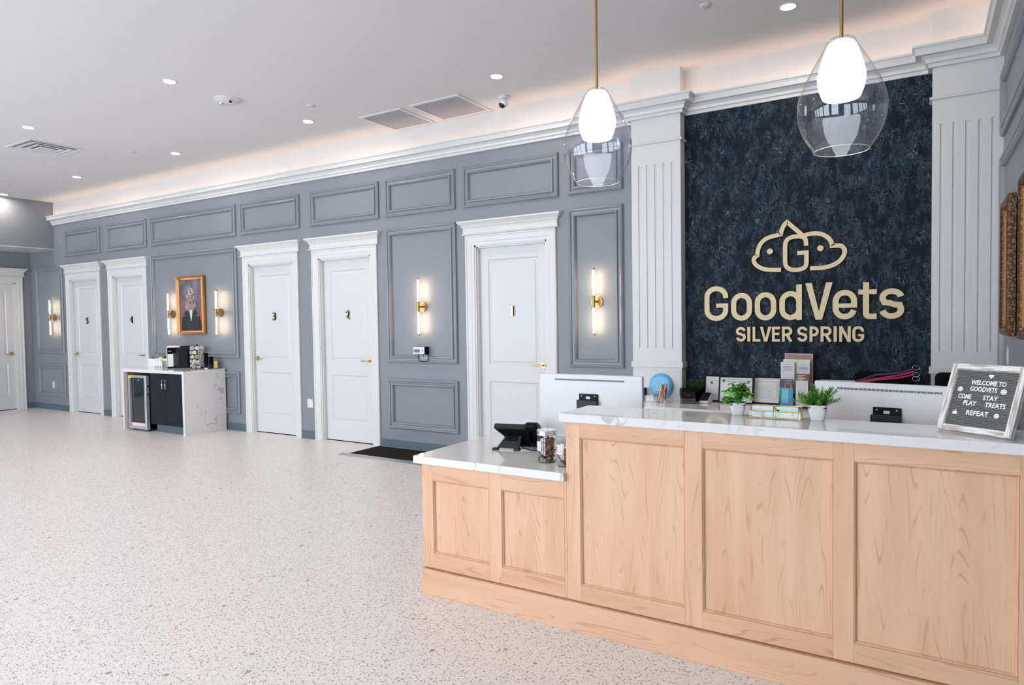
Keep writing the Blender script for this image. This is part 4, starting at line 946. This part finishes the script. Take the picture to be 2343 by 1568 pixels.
packet((-9.975, -.232, ZB + .10), (.045, .03, .055), (.05, .20, .60), 'blue_foil', 'blue packet lying in the white bin', R(40))
packet((-9.90, -.235, ZB + .10), (.03, .02, .06), (.85, .60, .10), 'yellow_foil', 'yellow packet in the white bin beside the coffee machine', R(10))
packet((-10.055, -.255, ZB + .10), (.035, .018, .05), (.02, .02, .02), 'black_foil', 'black and white packet at the left end of the bin', R(50))
t = thing('charging_hub', 'small white box with black dots in front of the snack bin', 'box', (-9.80, -.33, ZB), R(35))
MB().box(-.06, .06, -.03, .03, 0, .105).build('body', M_wplast, t, bevel=.006)
for k in range(3): MB().cyl((-.035 + k * .035, -.03, .018), .008, -.002, 0, 14, axis='Y').build('dot', M_black, t)
t = thing('pod_carousel', 'wire carousel stacked with coffee pods beside the coffee machine', 'pod holder', (-9.130, -.150, ZB), R(58))
MB().cyl((0, 0, 0), .085, 0, .012, 28).cyl((0, 0, 0), .008, .012, .345, 12).cyl((0, 0, 0), .018, .345, .352, 12).build('stand', M_black, t, smooth=True)
for k in range(5): MB().tube([(.044 * math.cos(q), .044 * math.sin(q), .035 + k * .065) for q in [2 * math.pi * i / 24 for i in range(24)]], .0022, 6, closed=True).build('ring', M_black, t)
cols = [('green', (.16, .42, .16)), ('lime', (.55, .68, .12)), ('teal', (.12, .38, .35)), ('amber', (.62, .34, .10)), ('brown', (.22, .09, .05)), ('pale green', (.45, .60, .35)), ('red', (.50, .06, .08))]
random.seed(11)
pod0 = None
for row in range(5):
    for k in range(8):
        a = 2 * math.pi * k / 8 + .39 * (row % 2) - math.pi / 2; nm, c = random.choice(cols)
        if pod0 is None:
            pod0 = thing('coffee_pod', 'x', 'coffee pod', (0, 0, 0), group='coffee pods in the carousel')
            MB().lathe([(0, 0), (.017, 0), (.023, .038), (.0255, .040)], n=20, axis='Y').build('cup', M_wplast, pod0, smooth=True)
        o = bpy.data.objects.new('coffee_pod', None); C.objects.link(o); o['category'] = 'coffee pod'; o['group'] = 'coffee pods in the carousel'
        o['label'] = '%s-lidded coffee pod in the %s ring of the carousel' % (nm, ('lowest', 'second lowest', 'middle', 'second highest', 'top')[row])
        cup = pod0.children[0].copy(); C.objects.link(cup); cup.parent = o
        lid = MB().cyl((0, 0, 0), .0255, -.0015, 0, 20, axis='Y').cyl((0, 0, 0), .017, -.0022, -.0016, 20, axis='Y', mi=1)
        lo = lid.build('foil_lid', [M_paper, mat('foil_' + nm.replace(' ', '_'), c, .4)], o)
        cup.rotation_euler = (0, 0, R(180)); cup.location = (0, .040, 0)
        aw = a + R(58); rr = .092; o.location = (-9.130 + rr * math.cos(aw), -.150 + rr * math.sin(aw), ZB + .045 + row * .063); o.rotation_euler = (R(-12), 0, aw + R(90))
for ch in list(pod0.children): bpy.data.objects.remove(ch)
bpy.data.objects.remove(pod0)
t = thing('creamer_bin', 'clear bin of small creamer cups in front of the pod carousel', 'bin', (-8.965, -.270, ZB), R(58))
MB().box(-.065, .065, -.04, .04, 0, .004).box(-.065, .065, -.04, -.037, .004, .085).box(-.065, .065, .037, .04, .004, .085).box(-.065, -.062, -.037, .037, .004, .085).box(.062, .065, -.037, .037, .004, .085).build('tray', M_acryl, t)
b = MB(); random.seed(6)
for k in range(70):
    p = Vector((random.uniform(-.050, .050), random.uniform(-.026, .026), random.uniform(.014, .115 - .0))); r_ = .011
    m = Matrix.Rotation(random.uniform(0, 6), 3, 'Z') @ Matrix.Rotation(random.uniform(0, 3), 3, 'X'); b.add([p + m @ Vector((i * r_, j * r_, q * r_ * .7)) for i in (-1, 1) for j in (-1, 1) for q in (-1, 1)], [(0, 1, 3, 2), (4, 6, 7, 5), (0, 4, 5, 1), (2, 3, 7, 6), (0, 2, 6, 4), (1, 5, 7, 3)], mi=random.choice((0, 0, 0, 0, 1, 2)))
tag(b.build('creamers', [M_paper, mat('creamer_blue', (.04, .12, .5), .4), mat('creamer_orange', (.8, .18, .04), .4)], loc=(-8.965, -.270, ZB), rot=(0, 0, R(58))), 'heap of white, blue and orange creamer cups in the clear bin', 'creamers', kind='stuff')
t = thing('condiment_organizer', 'clear divided organiser holding black cups at the right end', 'organiser', (-8.800, -.150, ZB), R(58))
b = MB().box(-.10, .10, -.05, .05, 0, .004)
for x in (-.10, -.035, .03, .097): b.box(x, x + .003, -.05, .05, .004, .115)
b.box(-.097, .097, -.05, -.047, .004, .085).box(-.097, .097, .047, .05, .004, .115).build('tray', M_acryl, t)
def cups(lx, ly, z, h, n_, s_):
    p = W2(t, (lx, ly, z)); o = MB()
    for k in range(n_):
        zz = h * .55 * k / max(1, n_); o.lathe([(.024, zz), (.030, zz + h * .40), (.0315, zz + h * .405), (.0315, zz + h * .42)], n=20, close=False)
    o.lathe([(0, .001), (.024, .001)], n=20, close=False); q = o.build('paper_cups', M_blackm, loc=p, smooth=True); tag(q, s_, 'cups', 'black paper cup stacks')
cups(-.066, 0, .006, .26, 5, 'tall nested stack of black paper cups in the organiser')
cups(.000, 0, .006, .20, 4, 'shorter nested stack of black cups right of the tall one')
packet(tuple(W2(t, (.062, 0, .006))), (.024, .018, .10), (.75, .50, .08), 'gold_foil', 'yellow snack packet in the rightmost organiser bay', R(50))
packet(tuple(W2(t, (-.070, -.085, .001))), (.02, .012, .02), (.7, .7, .7), 'white_foil', 'small white packet in front of the organiser', R(50))

# framed portrait between the sconces
t = thing('framed_portrait', 'gold-framed portrait of a curly-haired dog in a dark uniform', 'picture', (-9.42, -.022, 1.395))
w, h = .332, .872
MB().mould(-w, w, 0, h, [(0, 0), (0, -.030), (.010, -.042), (.020, -.036), (.030, -.040), (.046, -.024), (.052, -.020), (.052, 0)]).build('frame', M_orange, t)
def m_pbg():
    m = mat('portrait_backdrop', (.2, .17, .2), .6); n = NT(m); v = n.n('ShaderNodeTexCoord').outputs['Object']
    z = n.n('ShaderNodeSeparateXYZ', Vector=v).outputs[2]; nz = n.n('ShaderNodeTexNoise', Vector=v, Scale=6.)
    n.base(n.mix(n.smooth(nz.outputs[0], .35, .65), n.mix(n.smooth(z, .2, .75), (.24, .07, .09), (.19, .165, .19)), (.09, .085, .11))); return m
p = MB().box(-w + .05, w - .05, -.014, -.002, .05, h - .05).build('canvas', m_pbg(), t)
y = -.0150
def blob(P, c, nm, pname, k): MB().prism([(q.x, q.y) for q in crom(P + [P[0]], 4)[:-1]], y - .0006 * k, y - .0006 * (k - 1), 'Y').build(pname, mat(nm, c, .7), p)
blob([(-.28, .06), (-.25, .20), (-.13, .33), (0, .36), (.13, .33), (.25, .20), (.28, .06)], (.30, .08, .09), 'chair_red', 'armchair', 1)
blob([(-.24, .055), (-.22, .24), (-.12, .35), (0, .38), (.13, .35), (.22, .24), (.24, .055)], (.012, .014, .022), 'uniform_navy', 'coat', 2)
blob([(0, .20), (-.035, .36), (0, .38), (.04, .36), (.012, .21)], (.55, .58, .60), 'shirt_white', 'shirt', 3)
def m_fur():
    m = mat('curly_fur', (.2, .15, .13), .8); n = NT(m); v = n.n('ShaderNodeTexCoord').outputs['Object']
    nz = n.n('ShaderNodeTexNoise', Vector=v, Scale=26., Detail=3., Distortion=2.); n.base(n.mix(n.smooth(nz.outputs[0], .42, .60), (.045, .04, .045), (.42, .37, .36))); return m
m_fur()
blob([(-.13, .42), (-.11, .55), (-.08, .66), (0, .71), (.08, .66), (.11, .55), (.13, .42), (.08, .35), (0, .37), (-.08, .35)], (0, 0, 0), 'curly_fur', 'head_fur', 4)
blob([(-.06, .42), (-.055, .52), (0, .56), (.055, .52), (.06, .42), (0, .38)], (.30, .17, .13), 'muzzle_brown', 'muzzle', 5)
for k in range(3):
    for x in (-.05, .045): MB().cyl((x, 0, .10 + k * .045), .006, y - .0036, y - .0005, 10, axis='Y').build('button', M_gold, p)
for x in (-.18, .18): MB().prism([(x - .035, .27), (x + .035, .27), (x + .03, .30), (x - .03, .30)], y - .0036, y - .0005).build('epaulette', M_orange, p)
for x, z, r_ in ((-.03, .545, .009), (.03, .545, .009), (0, .475, .014)): MB().cyl((x, 0, z), r_, y - .0036, y - .003, 14, axis='Y').build('eye' if r_ < .01 else 'nose', M_black, p)
# right wall frames
for i, (ya, yb, s_) in enumerate(((-1.085, -.62, 'ornate gilt picture frame on the right wall near the pillar'), (-2.10, -1.60, 'gilt picture frame on the right wall, cut by the photo edge'))):
    t = thing('picture_frame', s_, 'picture frame', (.480, (ya + yb) / 2, 1.388), R(-90), group='gilt frames on the right wall'); w = (yb - ya) / 2
    MB().mould(-w, w, 0, .876, [(0, 0), (0, -.030), (.008, -.042), (.030, -.046), (.048, -.034), (.054, -.020), (.054, 0)]).build('frame', M_ornate, t)
    MB().mould(-w + .054, w - .054, .054, .822, [(0, 0), (0, -.020), (.008, -.026), (.016, -.016), (.016, 0)]).build('inner_lip', M_orange, t)
    MB().box(-w + .068, w - .068, -.012, -.004, .068, .808).build('painting', mat('dark_canvas', (.05, .045, .05), .5), t)
    MB().box(-.006, .006, 0, .0105, .80, .83).build('hanger', M_chrome, t)

# wall devices
t = thing('wall_display', 'small white display unit with dark screen below a wall light', 'display unit', (-4.995, 0, 1.155))
MB().box(-.084, .084, -.085, -.004, -.004, .084).build('case', M_black, t, bevel=.003)
f = MB().box(-.084, .084, -.090, -.0855, 0, .084).build('faceplate', M_wplast, t, bevel=.002)
MB().box(-.070, .018, -.0915, -.0902, .020, .056).build('screen', mat('lcd_green', (.05, .06, .045), .2), f); MB().cyl((.060, 0, .040), .007, -.0925, -.0902, 14, axis='Y').build('button', M_black, f)
MB().tube([(-.030, -.06, 0), (-.030, -.05, -.07), (-.030, -.036, -.085), (.085, -.036, -.085)], .004, 8).build('cable', M_blackm, t); MB().tube([(.03, -.05, 0), (.04, -.05, -.03)], .004, 8).build('plug', M_black, t)
MB().box(-.030, .085, -.036, -.030, -.08, -.01).build('back_bracket', mat('clear_bracket', (.25, .28, .31), .3), t)
t = thing('wall_outlet', 'white power outlet on the low panel left of door 5', 'power outlet', (-13.735, 0, .465))
MB().box(-.036, .036, -.008, -.0005, -.058, .058).build('plate', M_wplast, t, bevel=.002); 
for z in (-.025, .025): MB().box(-.016, .016, -.0095, -.008, z - .014, z + .014).build('socket', mat('ivory', (.7, .7, .68), .4), t)
t = thing('wall_switch', 'white plate low on the wall between doors 3 and 2', 'access plate', (-6.895, 0, .475)); MB().box(-.052, .052, -.030, -.0005, -.058, .058).build('plate', M_wplast, t, bevel=.003)
t = thing('wall_outlet', 'white switch plate on the right wall under the gilt frame', 'switch', (XR, -.60, 1.245), R(-90)); MB().box(-.036, .036, -.007, -.0005, -.058, .058).build('plate', M_wplast, t, bevel=.002); MB().box(-.016, .016, -.010, -.007, -.032, .032).build('rocker', M_wplast, t)

# floor mat
t = thing('floor_mat', 'black floor mat with metal edge ramp between doors 2 and 1', 'mat', (0, 0, 0))
MB().box(-5.70, -4.55, -.565, -.030, .0, .014).build('pile', M_mat, t)
MB().prism([(-.615, .0005), (-.565, .0145), (-.545, .0165), (-.545, .0145), (-.565, .0125)], -5.80, -4.54, axis='X').build('metal_edge', M_alu, t)
MB().box(-5.70, -4.55, -.030, -.022, 0, .017).build('metal_edge', M_alu, t)
